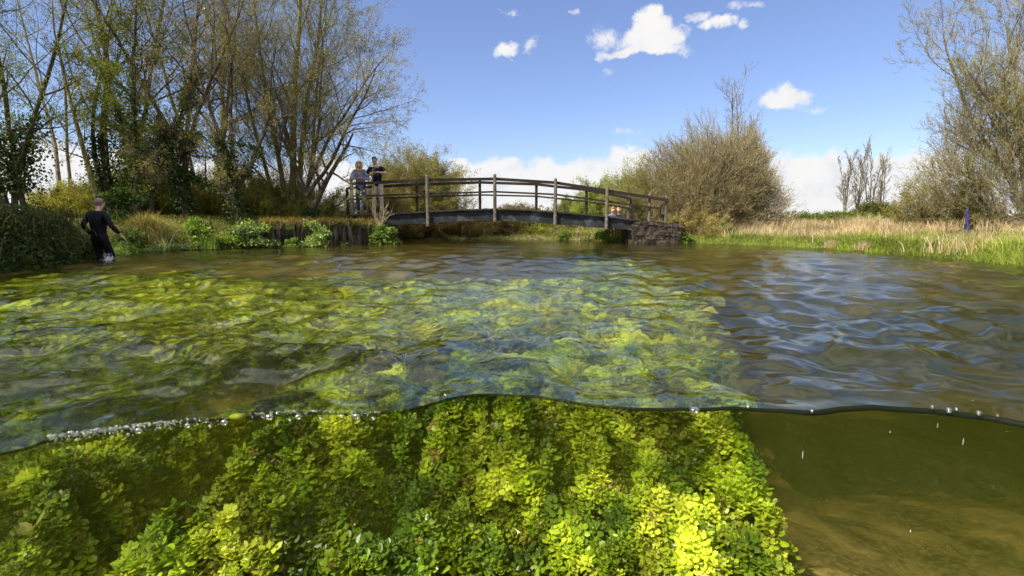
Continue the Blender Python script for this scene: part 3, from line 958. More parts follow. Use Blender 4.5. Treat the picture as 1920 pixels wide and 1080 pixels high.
class Tree:
    def __init__(self, spec):
        self.s = spec
        self.segs = {}       # level -> list
        self.nodes = []      # places for leaves: (pos, dir, level)
        self.path = []
    def grow(self, p, d, L, r, lv):
        S = self.s
        n = S['nseg'][lv]
        wig = S['wig'][lv]; trop = Vector(S['trop'][lv])
        nch = S['kids'][lv] if lv < len(S['kids']) else 0
        last = lv >= S['levels'] - 1
        step = L / n
        r1 = r * S.get('taper', .35) if not last else r * .4
        segs = self.segs.setdefault(lv, [])
        pts = [p.copy()]; dirs = [d.copy()]; rs = [r]
        for i in range(n):
            nd = d + vrand() * wig + trop * (1.0 / n)
            nd.normalize()
            q = p + nd * step
            ra = r + (r1 - r) * (i / n); rb = r + (r1 - r) * ((i + 1) / n)
            segs.append((p.x, p.y, p.z, q.x, q.y, q.z, d.x, d.y, d.z, nd.x, nd.y, nd.z, ra, rb))
            p, d = q, nd
            pts.append(p); dirs.append(d); rs.append(rb)
            if lv == 0: self.path.append((p.copy(), rb))
        if lv >= S.get('leaf_from', S['levels'] - 1):
            for i in range(1, n + 1):
                self.nodes.append((pts[i], dirs[i], lv))
        if nch and not last:
            k = int(nch * random.uniform(.75, 1.25) + .5)
            lo = S['start'][lv]
            for j in range(k):
                t = lo + (1 - lo) * ((j + random.random()) / k)
                f = t * n; i = min(int(f), n - 1); f -= i
                pos = pts[i].lerp(pts[i + 1], f)
                dd = dirs[min(i + 1, n)]
                az = Vector(vrand()); side = dd.cross(az)
                if side.length < .1: continue
                side.normalize()
                ang = R(S['ang'][lv] * random.uniform(.6, 1.3))
                cd = (dd * math.cos(ang) + side * math.sin(ang)).normalized()
                ln = L * S['ratio'][lv] * random.uniform(.6, 1.2) * (1 - S.get('conic', .45) * t)
                cr = max(rs[i] * S.get('rr', .55) * random.uniform(.7, 1.1), S['rmin'])
                self.grow(pos, cd, ln, cr, lv + 1)

def make_tree(name, label, cat, group, base, stems, spec, bark, twig=None, leaf=None, ivy=None, loc=None, extra=None):
    """stems: list of (offset, direction, length, radius)"""
    root = empty(name, loc or base)
    tag(root, label, cat, group)
    T = Tree(spec)
    for off, d, L, r in stems:
        if cat == 'tree': off = (off[0] * .3, off[1] * .3, off[2])
        T.grow(Vector(base) + Vector(off), Vector(d).normalized(), L, r * .78, 0)
    if extra: extra(T)
    mb = MB()
    segs_to(mb, T.segs.get(0, []), 8); 
    if spec['levels'] > 2: segs_to(mb, T.segs.get(1, []), 5)
    mb.build('trunk', M[bark], root, True)
    mb = MB()
    for lv in range(1 if spec['levels'] <= 2 else 2, spec['levels']):
        segs_to(mb, T.segs.get(lv, []), 3)
    if mb.n: mb.build('crown', M[twig or bark], root, True)
    if leaf:
        nd = T.nodes
        P = np.array([[*a] for a, b, c in nd]); D = np.array([[*b] for a, b, c in nd])
        rep = leaf['per']
        P = np.repeat(P, rep, 0); D = np.repeat(D, rep, 0)
        n = len(P)
        keep = rng.random(n) < leaf.get('keep', 1.0)
        if 'clump' in leaf:
            cn = fbm(P[:, 0] * leaf['clump'] + P[:, 1], P[:, 2] * leaf['clump'], 5, 3)
            keep &= cn > leaf.get('cut', .45)
        if 'zmax' in leaf: keep &= P[:, 2] < leaf['zmax'] + rng.normal(0, .4, n)
        P, D = P[keep], D[keep]; n = len(P)
        P = P + rng.normal(0, leaf.get('spread', .03), (n, 3))
        D = unit(D + rng.normal(0, .8, (n, 3)) + np.array([0, 0, leaf.get('up', 0)]))
        N = unit(rng.normal(0, 1, (n, 3)) + np.array([0, 0, .6]))
        s = leaf['size'] * rng.uniform(.6, 1.4, n)
        mb = MB(); leaves_to(mb, P, D, N, s, s * leaf.get('asp', .45), pick(leaf['pal'], n, .25), fold=.08)
        if mb.n: mb.build('foliage', M['leaf'], root)
    if ivy:
        mb = MB()
        pts = [(p, r) for p, r in T.path if p.z < ivy['top']]
        if not pts: pts = T.path[:3]
        n = ivy['n']
        i = rng.integers(0, max(len(pts) - 1, 1), n); f = rng.random(n)[:, None]
        A_ = np.array([[*p] for p, r in pts]); Rr_ = np.array([r for p, r in pts])
        j = np.minimum(i + 1, len(pts) - 1)
        ok = np.linalg.norm(A_[i] - A_[j], axis=1) < 2
        i, j, f = i[ok], j[ok], f[ok]; n = len(i)
        P = A_[i] * (1 - f) + A_[j] * f
        th = rng.uniform(0, 6.28, n)
        d = np.stack([np.cos(th), np.sin(th), rng.normal(0, .2, n)], -1)
        rad = Rr_[i] + np.abs(rng.normal(0, ivy['r'], n)) * (0.5 + 1.0 * fbm(P[:, 2] * 2.5, th, 9))
        P = P + d * rad[:, None]
        D = unit(rng.normal(0, .6, (n, 3)) + d * .4 + np.array([0, 0, -.7])); N = unit(d + rng.normal(0, .5, (n, 3)))
        s = ivy.get('size', .07) * rng.uniform(.6, 1.3, n)
        leaves_to(mb, P, D, N, s, s * .85, pick(ivy['pal'], n, .3), fold=.1)
        mb.build('ivy', M['leaf'], root)
    return root

def gbase(px, Y, dz=-.08):
    x = at(px, 415, Y).x
    return Vector((x, Y, float(ground_z(np.array([x]), np.array([Y]))[0]) + dz))
def ztop(py, Y): return at(960, py, Y).z

OLIVE = [(0.28, 0.27, 0.04), (0.36, 0.33, 0.06), (0.21, 0.22, 0.03), (0.38, 0.33, 0.08)]
GREEN = [(0.10, 0.17, 0.03), (0.15, 0.22, 0.04), (0.07, 0.12, 0.02), (0.20, 0.24, 0.05)]
IVY = [(0.025, 0.05, 0.012), (0.04, 0.075, 0.015), (0.06, 0.10, 0.02), (0.10, 0.13, 0.03)]
BRIGHT = [(0.22, 0.32, 0.04), (0.28, 0.36, 0.06), (0.16, 0.26, 0.03)]

SPREAD = dict(levels=5, nseg=[10, 8, 7, 5, 4], wig=[.13, .20, .26, .30, .34], trop=[(0, 0, .25), (0, 0, .30), (0, 0, .2), (0, 0, .1), (0, 0, .0)],
              kids=[9, 7, 7, 5], start=[.3, .15, .12, .1], ang=[52, 48, 46, 44], ratio=[.62, .62, .52, .5], rr=.5, rmin=.0035, taper=.22, conic=.35, leaf_from=4)
def S(**k):
    d = dict(SPREAD); d.update(k); return d
WILLOW = S(levels=5, kids=[12, 8, 6, 4], ang=[26, 24, 24, 26], ratio=[.55, .5, .45, .45], trop=[(0, 0, .4), (0, 0, .6), (0, 0, .5), (0, 0, .4), (0, 0, .3)],
           wig=[.10, .14, .18, .22, .25], start=[.15, .15, .1, .1], rmin=.004)

G_LEFT = 'tall trees on the left bank'
def dome_fill(b, w, h, n, seed_, lo=.02, L=None):
    """fine twigs spread through a dome, all pointing outwards"""
    def extra(T):
        lv = T.s['levels'] - 2
        for i in range(n):
            el = math.asin(random.uniform(lo, 1)); a = random.uniform(0, 6.28)
            k = random.random() ** .33 * .93 * (.86 + .2 * math.sin(3 * a + seed_) * math.sin(4 * el + seed_ * 1.7))
            ce, se = math.cos(el) ** .7, math.sin(el) ** .75
            rad_ = Vector((math.cos(a) * ce * w * .5, math.sin(a) * ce * w * .45, se * h))
            T.grow(b + rad_ * k, (rad_.normalized() * .8 + Vector((0, 0, .25)) + vrand() * .6).normalized(), (L or h * .09 + .12) * random.uniform(.6, 1.3), T.s['rmin'] * 1.5, lv)
    return extra
# leafy green tree at the far left edge
b = gbase(15, 13.0)
make_tree('leafy_tree', 'green leafy tree at the far left edge of the photo, crown above the dark hedge', 'tree', G_LEFT, b,
          [((0, 0, 0), (-.05, 0, 1), 8.5, .17), ((.25, .3, 0), (-.05, .1, 1), 7.0, .10), ((-.8, .5, 0), (-.25, 0, 1), 8.0, .12), ((1.1, .5, 0), (.04, 0, 1), 7.6, .09)], S(kids=[12, 7, 5, 4], ratio=[.42, .5, .5, .5], ang=[55, 50, 45, 40], start=[.12, .2, .1, .1], conic=.35),
          'bark_dark', 'bark_olive', dict(per=2, keep=.75, size=.05, asp=.4, pal=[(0.16, 0.24, 0.04), (0.23, 0.31, 0.05), (0.10, 0.17, 0.03), (0.34, 0.36, 0.07)], spread=.06),
          dict(top=3.6, n=5200, r=.30, pal=IVY, size=.075))
# slender olive tree leaning to the left
b = gbase(196, 13.6)
tipv = at(92, 70, 13.6) - b
make_tree('leaning_tree', 'slender olive barked tree leaning left behind the wading person', 'tree', G_LEFT, b,
          [((0, 0, 0), (tipv.x * 1.15, 0, tipv.z * .8), tipv.length * 1.02, .10)], S(kids=[12, 6, 5, 4], ratio=[.32, .6, .52, .5], start=[.3, .2, .1, .1], wig=[.05, .2, .28, .3, .35], trop=[(.18, 0, .25), (0, 0, .3), (0, 0, .2), (0, 0, .1), (0, 0, 0)]), 'bark_olive', 'bark_olive',
          dict(per=1, keep=0.58, size=.040, pal=OLIVE, spread=.04))
# tall dark bare tree
b = gbase(212, 14.8)
make_tree('bare_tree', 'tall dark bare tree with forking crown against the sky at upper left', 'tree', G_LEFT, b,
          [((0, 0, 0), (-.02, 0, 1), 9.0, .15), ((.3, .2, 0), (.10, 0, 1), 8.4, .11), ((-.2, .2, .2), (-.16, 0, 1), 7.4, .085)], S(kids=[11, 7, 6, 5], ang=[38, 40, 40, 38], ratio=[.52, .62, .52, .5], start=[.35, .2, .15, .1]), 'bark_dark', 'bark_dark',
          dict(per=1, keep=0.25, size=.038, pal=OLIVE, spread=.03, zmax=5), dict(top=3.6, n=2600, r=.16, pal=IVY, size=.07))
# ivy cone with green foliage
b = gbase(262, 14.0)
make_tree('ivy_clad_tree', 'ivy clad tree with yellow green leafy column just left of the sedge tussock', 'tree', G_LEFT, b,
          [((0, 0, 0), (.03, 0, 1), 6.0, .12), ((-.5, .3, 0), (-.12, 0, 1), 5.2, .09), ((.6, .4, 0), (.1, 0, 1), 5.6, .09)], S(kids=[14, 7, 5, 4], ratio=[.26, .5, .5, .5], start=[.08, .2, .1, .1], ang=[50, 45, 42, 40]), 'bark_dark', 'bark_olive',
          dict(per=2, keep=0.50, size=.06, pal=[(0.17, 0.21, 0.03), (0.22, 0.26, 0.04), (0.12, 0.16, 0.03), (0.28, 0.28, 0.06)], spread=.06), dict(top=5.5, n=6000, r=.22, pal=[(0.12, 0.17, 0.03), (0.08, 0.12, 0.02), (0.18, 0.22, 0.04)], size=.07))
# branching grey tree centre-left
b = gbase(352, 14.2)
make_tree('ivy_trunk_tree', 'grey twiggy tree with black ivy covered trunk left of the bright green bushes', 'tree', G_LEFT, b,
          [((0, 0, 0), (.0, 0, 1), 3.2, .13), ((0, 0, 1.4), (.38, 0, 1), 5.0, .08), ((0, 0, 1.6), (-.30, .1, 1), 5.4, .085), ((.1, 0, 1.2), (.12, .2, 1), 6.4, .09)], S(kids=[12, 8, 6, 5], ratio=[.52, .62, .52, .5]), 'bark_dark', 'bark_grey',
          dict(per=1, keep=0.32, size=.038, pal=OLIVE, spread=.04), dict(top=3.4, n=5200, r=.13, pal=IVY, size=.065))
b = gbase(455, 14.3)
make_tree('crooked_tree', 'dark crooked tree with low limbs reaching left above the tall bright bush', 'tree', G_LEFT, b,
          [((0, 0, 0), (-.35, 0, 1), 2.6, .16), ((-.3, 0, .9), (-1, .0, .35), 2.4, .075), ((-.4, 0, 1.5), (-.25, 0, 1), 4.6, .08), ((-.2, 0, 1.2), (.45, .1, 1), 4.2, .075), ((-.6, .1, 2.0), (.1, 0, 1), 4.4, .07)],
          S(kids=[10, 8, 6, 5], ratio=[.52, .62, .52, .5], trop=[(0, 0, .5), (0, 0, .5), (0, 0, .3), (0, 0, .1), (0, 0, 0)]), 'bark_dark', 'bark_grey',
          dict(per=1, keep=0.36, size=.038, pal=OLIVE, spread=.04), dict(top=3.0, n=4200, r=.12, pal=IVY, size=.065))
# tall yellow-green willow
b = gbase(548, 16.4)
make_tree('tall_willow', 'tallest yellow green willow with upright limbs left of the bridge', 'tree', G_LEFT, b,
          [((0, 0, 0), (.02, 0, 1), 9.0, .15), ((.4, .1, 0), (.12, 0, 1), 8.2, .12), ((-.4, .2, 0), (-.10, 0, 1), 8.2, .11), ((-.8, 0, 0), (-.26, 0, 1), 7.2, .09), ((.8, .3, 0), (.22, 0, 1), 6.6, .08)],
          S(kids=[13, 8, 6, 5], ang=[32, 35, 35, 35], ratio=[.40, .58, .5, .5], start=[.15, .15, .1, .1], wig=[.07, .16, .22, .26, .3]), 'bark_olive', 'bark_olive',
          dict(per=1, keep=0.50, size=.040, pal=[(0.34, 0.35, 0.05), (0.42, 0.40, 0.08), (0.26, 0.28, 0.04)], spread=.04), extra=dome_fill(b, 4.2, 8.2, 1500, 1.3, .25, .6))
# arching tree reaching right over the bridge end
b = gbase(572, 15.6)
make_tree('arching_tree', 'grey tree arching to the right above the two people on the bridge', 'tree', G_LEFT, b,
          [((0, 0, 0), (.32, 0, 1), 3.2, .15), ((.3, 0, .9), (.70, 0, 1), 4.3, .085), ((.5, 0, 1.3), (.55, 0, 1), 4.6, .08), ((.2, .1, .9), (-.3, 0, 1), 3.8, .07), ((.4, .1, 1.2), (.15, 0, 1), 4.6, .075)],
          S(kids=[11, 8, 6, 5], ratio=[.52, .62, .52, .5], trop=[(.1, 0, -.05), (.1, 0, .2), (.1, 0, .1), (0, 0, 0), (0, 0, -.1)]), 'bark_dark', 'bark_grey',
          dict(per=1, keep=0.43, size=.038, pal=OLIVE, spread=.04), dict(top=1.3, n=500, r=.07, pal=IVY, size=.06))
b = gbase(400, 17.5)
make_tree('slim_tree', 'slim pale tree in the middle of the left wood, behind the ivy trunked tree', 'tree', G_LEFT, b,
          [((0, 0, 0), (.03, 0, 1), 9.5, .12), ((.7, .3, 0), (.1, 0, 1), 8.5, .1), ((-1.2, .3, 0), (-.1, 0, 1), 8.6, .1)], S(kids=[13, 7, 6, 5], ratio=[.42, .6, .52, .5], start=[.2, .2, .1, .1]), 'bark_grey', 'bark_olive',
          dict(per=1, keep=0.43, size=.040, pal=OLIVE, spread=.04))
b = gbase(120, 17.5)
make_tree('thin_tree', 'thin pale tree between the leafy tree and the tall bare tree', 'tree', G_LEFT, b,
          [((0, 0, 0), (-.02, 0, 1), 8.5, .10), ((.7, .3, 0), (.1, 0, 1), 7.5, .08)], S(kids=[12, 7, 6, 4], ratio=[.42, .6, .5, .5], start=[.25, .2, .1, .1]), 'bark_grey', 'bark_grey',
          dict(per=1, keep=0.29, size=.038, pal=OLIVE, spread=.04))

# ---- rounded twiggy bushes
BUSH = S(levels=4, nseg=[8, 6, 5, 4], kids=[10, 7, 5], start=[.25, .12, .1], ang=[30, 32, 34], ratio=[.42, .5, .5], wig=[.09, .15, .2, .25], trop=[(0, 0, .15), (0, 0, .3), (0, 0, .25), (0, 0, .2)], leaf_from=3, rmin=.004, rr=.45)
def bush(name, label, cat, group, px, Y, w, h, nst, bark, twig, leaf, spec=BUSH, r=.018, base=None, conic=None, fill=None):
    b = base or gbase(px, Y)
    stems = []
    for i in range(nst):
        # spread the stem tips evenly over a dome
        f = (i + .5) / nst
        el = math.asin(f * .98 + .0) * 1.0
        a = i * 2.39996 + random.uniform(-.2, .2)
        tgt = Vector((math.cos(a) * math.cos(el) * w * .5, math.sin(a) * math.cos(el) * w * .45, max(.12, math.sin(el)) * h))
        k = random.uniform(.66, .88)
        off = Vector((math.cos(a) * min(w * .06, .09) * random.random(), math.sin(a) * min(w * .06, .09) * random.random(), 0))
        stems.append((off, tgt + Vector((0, 0, h * .12)), tgt.length * k * .92, r * random.uniform(.6, 1.3)))
    if fill is None: fill = int(30 * w * h + 100)
    extra = dome_fill(b, w, h, fill, px + Y)
    return make_tree(name, label, cat, group, b, stems, spec, bark, twig, leaf, extra=extra)

# big round willow bush on the right of the bridge
Yr = 18.0
DENSE = S(levels=4, nseg=[10, 7, 6, 4], kids=[13, 8, 5], start=[.25, .12, .1], ang=[30, 32, 34], ratio=[.36, .5, .5], wig=[.07, .12, .16, .2], trop=[(0, 0, .10), (0, 0, .2), (0, 0, .2), (0, 0, .1)], leaf_from=3, rmin=.0045, rr=.42)
TANL = [(0.32, 0.26, 0.08), (0.38, 0.31, 0.10), (0.26, 0.22, 0.06), (0.32, 0.28, 0.07)]
hh_ = ztop(228, Yr) - .4
bush('willow_bush', 'big round leafless willow bush right of the stone abutment', 'bush', None, 1336, Yr, 5.3, hh_ * 1.08, 60, 'bark_grey', 'twig_tan',
     dict(per=1, keep=.30, size=.042, pal=TANL, spread=.03), DENSE, r=.024, fill=6500)
bush('willow_bush', 'lower olive willow bush between the footbridge end and the big round bush', 'bush', None, 1222, 19.0, 4.2, ztop(272, 19.0) - .4, 40, 'bark_olive', 'twig_tan',
     dict(per=1, keep=.7, size=.042, pal=[(0.25, 0.24, 0.05), (0.20, 0.20, 0.04)], spread=.03), BUSH)
bush('low_scrub_bush', 'low tangled tan scrub at the foot of the big round bush beside the stone abutment', 'bush', None, 1305, 16.4, 2.6, ztop(372, 16.4) - .3, 34, 'bark_grey', 'twig_tan',
     dict(per=1, keep=.6, size=.040, pal=TANL, spread=.03), BUSH, r=.018)
b = gbase(1375, 20.5)
make_tree('bare_tree', 'bare pinkish grey tree rising behind the big round willow bush', 'tree', None, b,
          [((0, 0, 0), (-.05, 0, 1), ztop(158, 20.5) - .2, .09), ((0, .0, .1), (.10, 0, 1), ztop(190, 20.5) - .2, .07)], S(kids=[11, 7, 5, 4], ratio=[.30, .55, .5, .48], ang=[32, 35, 35, 35], start=[.45, .2, .1, .1], levels=4, wig=[.07, .15, .2, .25, .3], rmin=.006), 'bark_grey', 'bark_grey')

# yellow-green trees behind the bridge
G_BACK = 'bushes on the far bank behind the bridge'
for (px, Y, w, pt, nst, lab, pal) in (
    (1190, 21.5, 3.0, 300, 14, 'yellow green bush behind the right end of the bridge, nearest the big round bush', [(0.30, 0.33, 0.05), (0.24, 0.28, 0.04)]),
    (1125, 23.0, 3.2, 325, 14, 'fresh green bush behind the bridge just left of its right hand posts', [(0.28, 0.34, 0.05), (0.22, 0.28, 0.05)]),
    (1068, 27.0, 2.6, 365, 10, 'small olive bush seen between the rails right of the middle of the bridge', [(0.24, 0.26, 0.06), (0.18, 0.20, 0.05)]),
    (780, 24.0, 6.2, 272, 26, 'wide domed olive willow bush behind the couple on the bridge', [(0.22, 0.21, 0.05), (0.27, 0.25, 0.06)]),
    (720, 20.0, 2.6, 300, 12, 'brownish bush directly behind the couple, in front of the domed bush', [(0.19, 0.16, 0.05), (0.22, 0.2, 0.05)]),
    (968, 34.0, 3.6, 382, 10, 'faint brown bush on the horizon seen through the middle of the railing', [(0.22, 0.17, 0.09), (0.18, 0.15, 0.08)])):
    bush('willow_bush', lab, 'bush', G_BACK, px, Y, w, ztop(pt, Y) - .4, nst * 3, 'bark_olive', 'twig_tan', dict(per=1, keep=.9, size=.06, pal=pal, spread=.05), BUSH, r=.018, fill=int(60 * w * (ztop(pt, Y) - .4)))
for (px, Y, w, pt, lab, pal) in (
    (745, 19.5, 1.9, 404, 'leftmost brown bush seen under the bridge beside the bank wall', [(0.16, 0.12, 0.04), (0.13, 0.11, 0.03)]),
    (815, 20.3, 2.2, 404, 'dark brown bush seen under the bridge, second from the left bank', [(0.17, 0.12, 0.04), (0.2, 0.15, 0.05)]),
    (890, 20.3, 2.6, 404, 'russet bush under the arch of the bridge left of its middle', [(0.22, 0.15, 0.05), (0.18, 0.14, 0.04)]),
    (955, 19.9, 1.8, 404, 'brown bush with spreading bare stems under the middle of the bridge', [(0.22, 0.17, 0.06), (0.18, 0.14, 0.05)]),
    (1000, 19.6, 1.3, 404, 'small round yellow green willow under the bridge right of its middle', [(0.27, 0.29, 0.05), (0.30, 0.30, 0.06)]),
    (1075, 20.6, 2.4, 412, 'pale olive bush under the bridge beyond the grassy far bank', [(0.24, 0.24, 0.06), (0.2, 0.2, 0.05)])):
    bush('far_bank_bush', lab, 'bush', 'low bushes seen under the bridge', px, Y, w, ztop(pt, Y) - .02, 26, 'bark_olive', 'twig_tan', dict(per=2, keep=1, size=.06, pal=pal, spread=.05), BUSH, r=.018, fill=int(220 * w), base=Vector((at(px, 415, Y).x, Y, .02)))

# undergrowth inside the left wood
G_UND = 'undergrowth bushes inside the left wood'
UP = [(0.36, 0.34, 0.04), (0.44, 0.38, 0.06), (0.24, 0.30, 0.04), (0.16, 0.22, 0.03), (0.28, 0.20, 0.06)]
for (px, Y, w, pt, lab) in (
    (150, 16.5, 3.2, 330, 'olive undergrowth bush behind the left shoulder of the wader'),
    (235, 16.0, 2.8, 300, 'yellow green undergrowth bush behind the right shoulder of the wader'),
    (320, 16.8, 3.4, 290, 'undergrowth bush above and behind the sedge tussock'),
    (410, 17.2, 3.4, 300, 'undergrowth bush between the two ivy dark trunks'),
    (500, 16.8, 3.2, 285, 'undergrowth bush behind the tall bright bush on the bank'),
    (590, 17.4, 3.4, 290, 'undergrowth bush under the arching tree, left of the bridge'),
    (655, 18.6, 3.0, 300, 'undergrowth bush just left of the first bridge post')):
    bush('undergrowth_bush', lab, 'bush', G_UND, px, Y, w * 1.15, ztop(pt, Y) - .7, 34, 'bark_grey', 'bark_grey', dict(per=2, keep=.45, size=.05, pal=UP, spread=.06), BUSH, r=.018)

# right bank trees
b = gbase(1935, 11.6)
make_tree('leaning_willow', 'large olive willow leaning left over the right bank behind the blue post', 'tree', None, b,
          [((-.1, 0, 0), (-1, .1, .62), 2.1, .13), ((.3, 0, .1), (-.35, 0, 1), 4.6, .10), ((-.9, .1, .55), (-.55, 0, 1), 3.7, .075), ((-.5, 0, .4), (-.35, .1, 1), 4.6, .085), ((.8, .2, 0), (-.15, 0, 1), 5.2, .10), ((-1.4, .1, .85), (-.7, 0, .9), 2.0, .05), ((1.2, 0, 0), (.15, 0, 1), 5.0, .1)],
          S(kids=[11, 7, 6, 5], ratio=[.46, .56, .52, .5], ang=[36, 36, 36, 36], start=[.2, .15, .1, .1], trop=[(0, 0, .5), (-.1, 0, .5), (-.1, 0, .45), (0, 0, .3), (0, 0, .2)]), 'bark_grey', 'twig_tan',
          dict(per=1, keep=.5, size=.028, pal=[(0.36, 0.36, 0.10), (0.40, 0.38, 0.13), (0.30, 0.31, 0.08)], spread=.03), extra=dome_fill(b + Vector((-.1, 0, .1)), 5.2, ztop(20, 11.6) - .6, 2800, 3.1, .03, .55))
bush('willow_shrub', 'thin straggling olive shrub on the right bank left of the blue post', 'bush', None, 1765, 13.2, 3.0, ztop(300, 13.2) - .4, 22, 'bark_olive', 'twig_tan',
     dict(per=1, keep=.8, size=.038, pal=[(0.27, 0.25, 0.05), (0.30, 0.27, 0.07)], spread=.04), S(levels=4, nseg=[7, 6, 5, 4], kids=[8, 6, 5], start=[.25, .15, .1], ang=[34, 34, 34], ratio=[.45, .5, .48], leaf_from=2), r=.018)
for k, (px, Y, pt, L, lab) in enumerate((
    (1582, 24, 300, 0, 'leftmost of the bare grey saplings standing behind the reeds'),
    (1606, 24.5, 284, 0, 'second bare grey sapling from the left behind the reeds'),
    (1628, 25, 288, 0, 'bare multi stemmed sapling left of the dark round bush'),
    (1650, 23.5, 305, 0, 'rightmost bare tree of the clump, behind the dark round bush'))):
    b = gbase(px, Y)
    h = ztop(pt, Y) - .4
    make_tree('bare_sapling', lab, 'tree', 'clump of bare saplings behind the reeds', b, [((0, 0, 0), (-.04, 0, 1), h, .05), ((0, 0, .1), (.12, 0, 1), h * .9, .04), ((0, 0, .15), (-.14, 0, 1), h * .85, .035)],
              S(levels=4, kids=[12, 6, 5], ang=[26, 30, 30], ratio=[.28, .5, .5], start=[.15, .1, .1], wig=[.06, .12, .18, .2], rmin=.007), 'bark_grey', 'bark_grey')
bush('round_bush', 'small dark green round bush at the foot of the bare saplings', 'bush', None, 1642, 20.5, 1.9, .95, 12, 'bark_olive', 'bark_olive',
     dict(per=4, keep=1, size=.06, pal=[(0.11, 0.11, 0.03), (0.14, 0.15, 0.03), (0.08, 0.09, 0.02)], spread=.06), BUSH, r=.018)
for px, w, lab in ((1522, 1.5, 'leftmost of the low dark green bushes behind the reeds'), (1565, 1.3, 'second low green bush behind the reeds'), (1606, 1.5, 'third low green bush, touching the dark round bush')):
    bush('low_bush', lab, 'bush', 'low bushes behind the reeds', px, 19.5, w, .45, 10, 'bark_olive', 'bark_olive',
         dict(per=4, keep=1, size=.06, pal=[(0.17, 0.22, 0.04), (0.13, 0.17, 0.03)], spread=.06), BUSH, r=.018)

# tree just outside the frame that keeps the far left hedge in the shade
b = Vector((-10.9, 6.4, .6))
make_tree('leafy_tree', 'leafy tree left of the photo that shades the dark hedge', 'tree', None, b,
          [((0, 0, 0), (.02, 0, 1), 5.4, .16), ((.2, .3, .8), (.25, .3, 1), 4.4, .08), ((-.2, -.3, .8), (-.2, -.3, 1), 4.4, .08), ((.2, -.2, 1), (.3, -.2, .8), 3.6, .07)],
          S(kids=[10, 7, 5, 4], start=[.25, .2, .1, .1]), 'bark_dark', 'bark_dark', dict(per=2, size=.09, asp=.6, pal=GREEN, spread=.06))
# ------------------------------------------------------------------ far hedges on the horizon
def leafcloud(mb, C, rad, n, size, pal, asp=.6, zsq=1.0, shell=.55):
    """leaves spread through an ellipsoid, denser towards its skin"""
    v = unit(rng.normal(0, 1, (n, 3))); v[:, 2] = np.abs(v[:, 2]) * 1.0 - .1
    r = rng.random(n) ** shell
    lump = 0.78 + 0.45 * fbm(v[:, 0] * 3 + C[0], v[:, 2] * 3 + v[:, 1] * 3 + C[1], 5, 3)
    P = np.array(C) + v * r[:, None] * np.array(rad) * lump[:, None]
    D = unit(rng.normal(0, 1, (n, 3)) + v * .6); N = unit(rng.normal(0, .7, (n, 3)) + np.array([0, 0, 1.0]))
    s = size * rng.uniform(.55, 1.4, n)
    leaves_to(mb, P, D, N, s, s * asp, pick(pal, n, .25), fold=.06)

mb = MB()
for k in range(170):
    a = R(-62 + 124 * (k + random.random()) / 170)
    Yd = random.uniform(75, 120)
    x = math.tan(a) * Yd
    h = random.uniform(.7, 2.0) * (1.0 if abs(a) > R(6) else 1.5)
    pal = random.choice([[(0.13, 0.12, 0.05), (0.10, 0.10, 0.035)], [(0.17, 0.14, 0.07), (0.14, 0.11, 0.06)], [(0.08, 0.09, 0.035), (0.10, 0.11, 0.04)]])
    leafcloud(mb, (x, Yd, .5), (random.uniform(2, 5), 2.5, h), 260, .55, pal)
o = mb.build('distant_hedgerow', M['leaf']); tag(o, 'low brown and green hedgerow far off along the horizon', 'hedgerow', kind='stuff')

# ------------------------------------------------------------------ right bank: reeds and grass
def bank_points(n, dlo, dhi, xlo, xhi, ylo, yhi):
    P = []
    while sum(len(p) for p in P) < n:
        x = rng.uniform(xlo, xhi, n * 2); y = rng.uniform(ylo, yhi, n * 2)
        d = river_sd(x, y)
        k = (d > dlo) & (d < dhi)
        x, y = x[k], y[k]
        P.append(np.stack([x, y, ground_z(x, y) - .02], -1))
    return np.concatenate(P)[:n]
STRAW = [(0.55, 0.42, 0.24), (0.62, 0.50, 0.31), (0.45, 0.33, 0.18), (0.66, 0.56, 0.38)]
GRASS = [(0.20, 0.28, 0.04), (0.27, 0.33, 0.05), (0.14, 0.21, 0.03), (0.34, 0.36, 0.08)]
def lean(n, s): return rng.normal(0, s, (n, 2)).astype(float) @ np.eye(2) if False else np.concatenate([rng.normal(0, s, (n, 2)), np.zeros((n, 1))], 1)
mb = MB()
for cnt, lo, hi, h, pal, sp in ((24000, -.15, .50, .21, GRASS, .45), (7000, .3, 1.2, .32, GRASS, .5)):
    P = bank_points(cnt, lo, hi, 5.0, 13, 2, 17.5)
    hmul = 0.6 + 0.9 * fbm(P[:, 0] * 1.5, P[:, 1] * 1.5, 81, 3)
    near = np.clip(1.5 - P[:, 1] / 16, .6, 1.2)
    blades_to(mb, P, h * hmul * rng.uniform(.6, 1.4, cnt) * near, lean(cnt, sp), .014, pick(pal, cnt, .25), 3, .5)
o = mb.build('bank_grass', M['leaf']); tag(o, 'fresh green grass fringe along the right bank at the waterline', 'grass', kind='stuff')
mb = MB()
P = bank_points(26000, .35, 5.0, 5.4, 16, 5, 21)
dd = fbm(P[:, 0] * .8, P[:, 1] * .8, 85, 3); P = P[dd > .42]; cnt = len(P)
hm = 0.5 + 1.0 * fbm(P[:, 0] * .9, P[:, 1] * .9, 87, 3)
hcap = np.clip((P[:, 1]) / 15.0, .55, 1)
blades_to(mb, P, .34 * hm * rng.uniform(.5, 1.35, cnt) * hcap, lean(cnt, .35), .016, pick(STRAW, cnt, .2), 3, .35)
o = mb.build('dry_reeds', M['leaf']); tag(o, 'pale straw coloured reeds and dead stems behind the green grass on the right bank', 'reeds', kind='stuff')
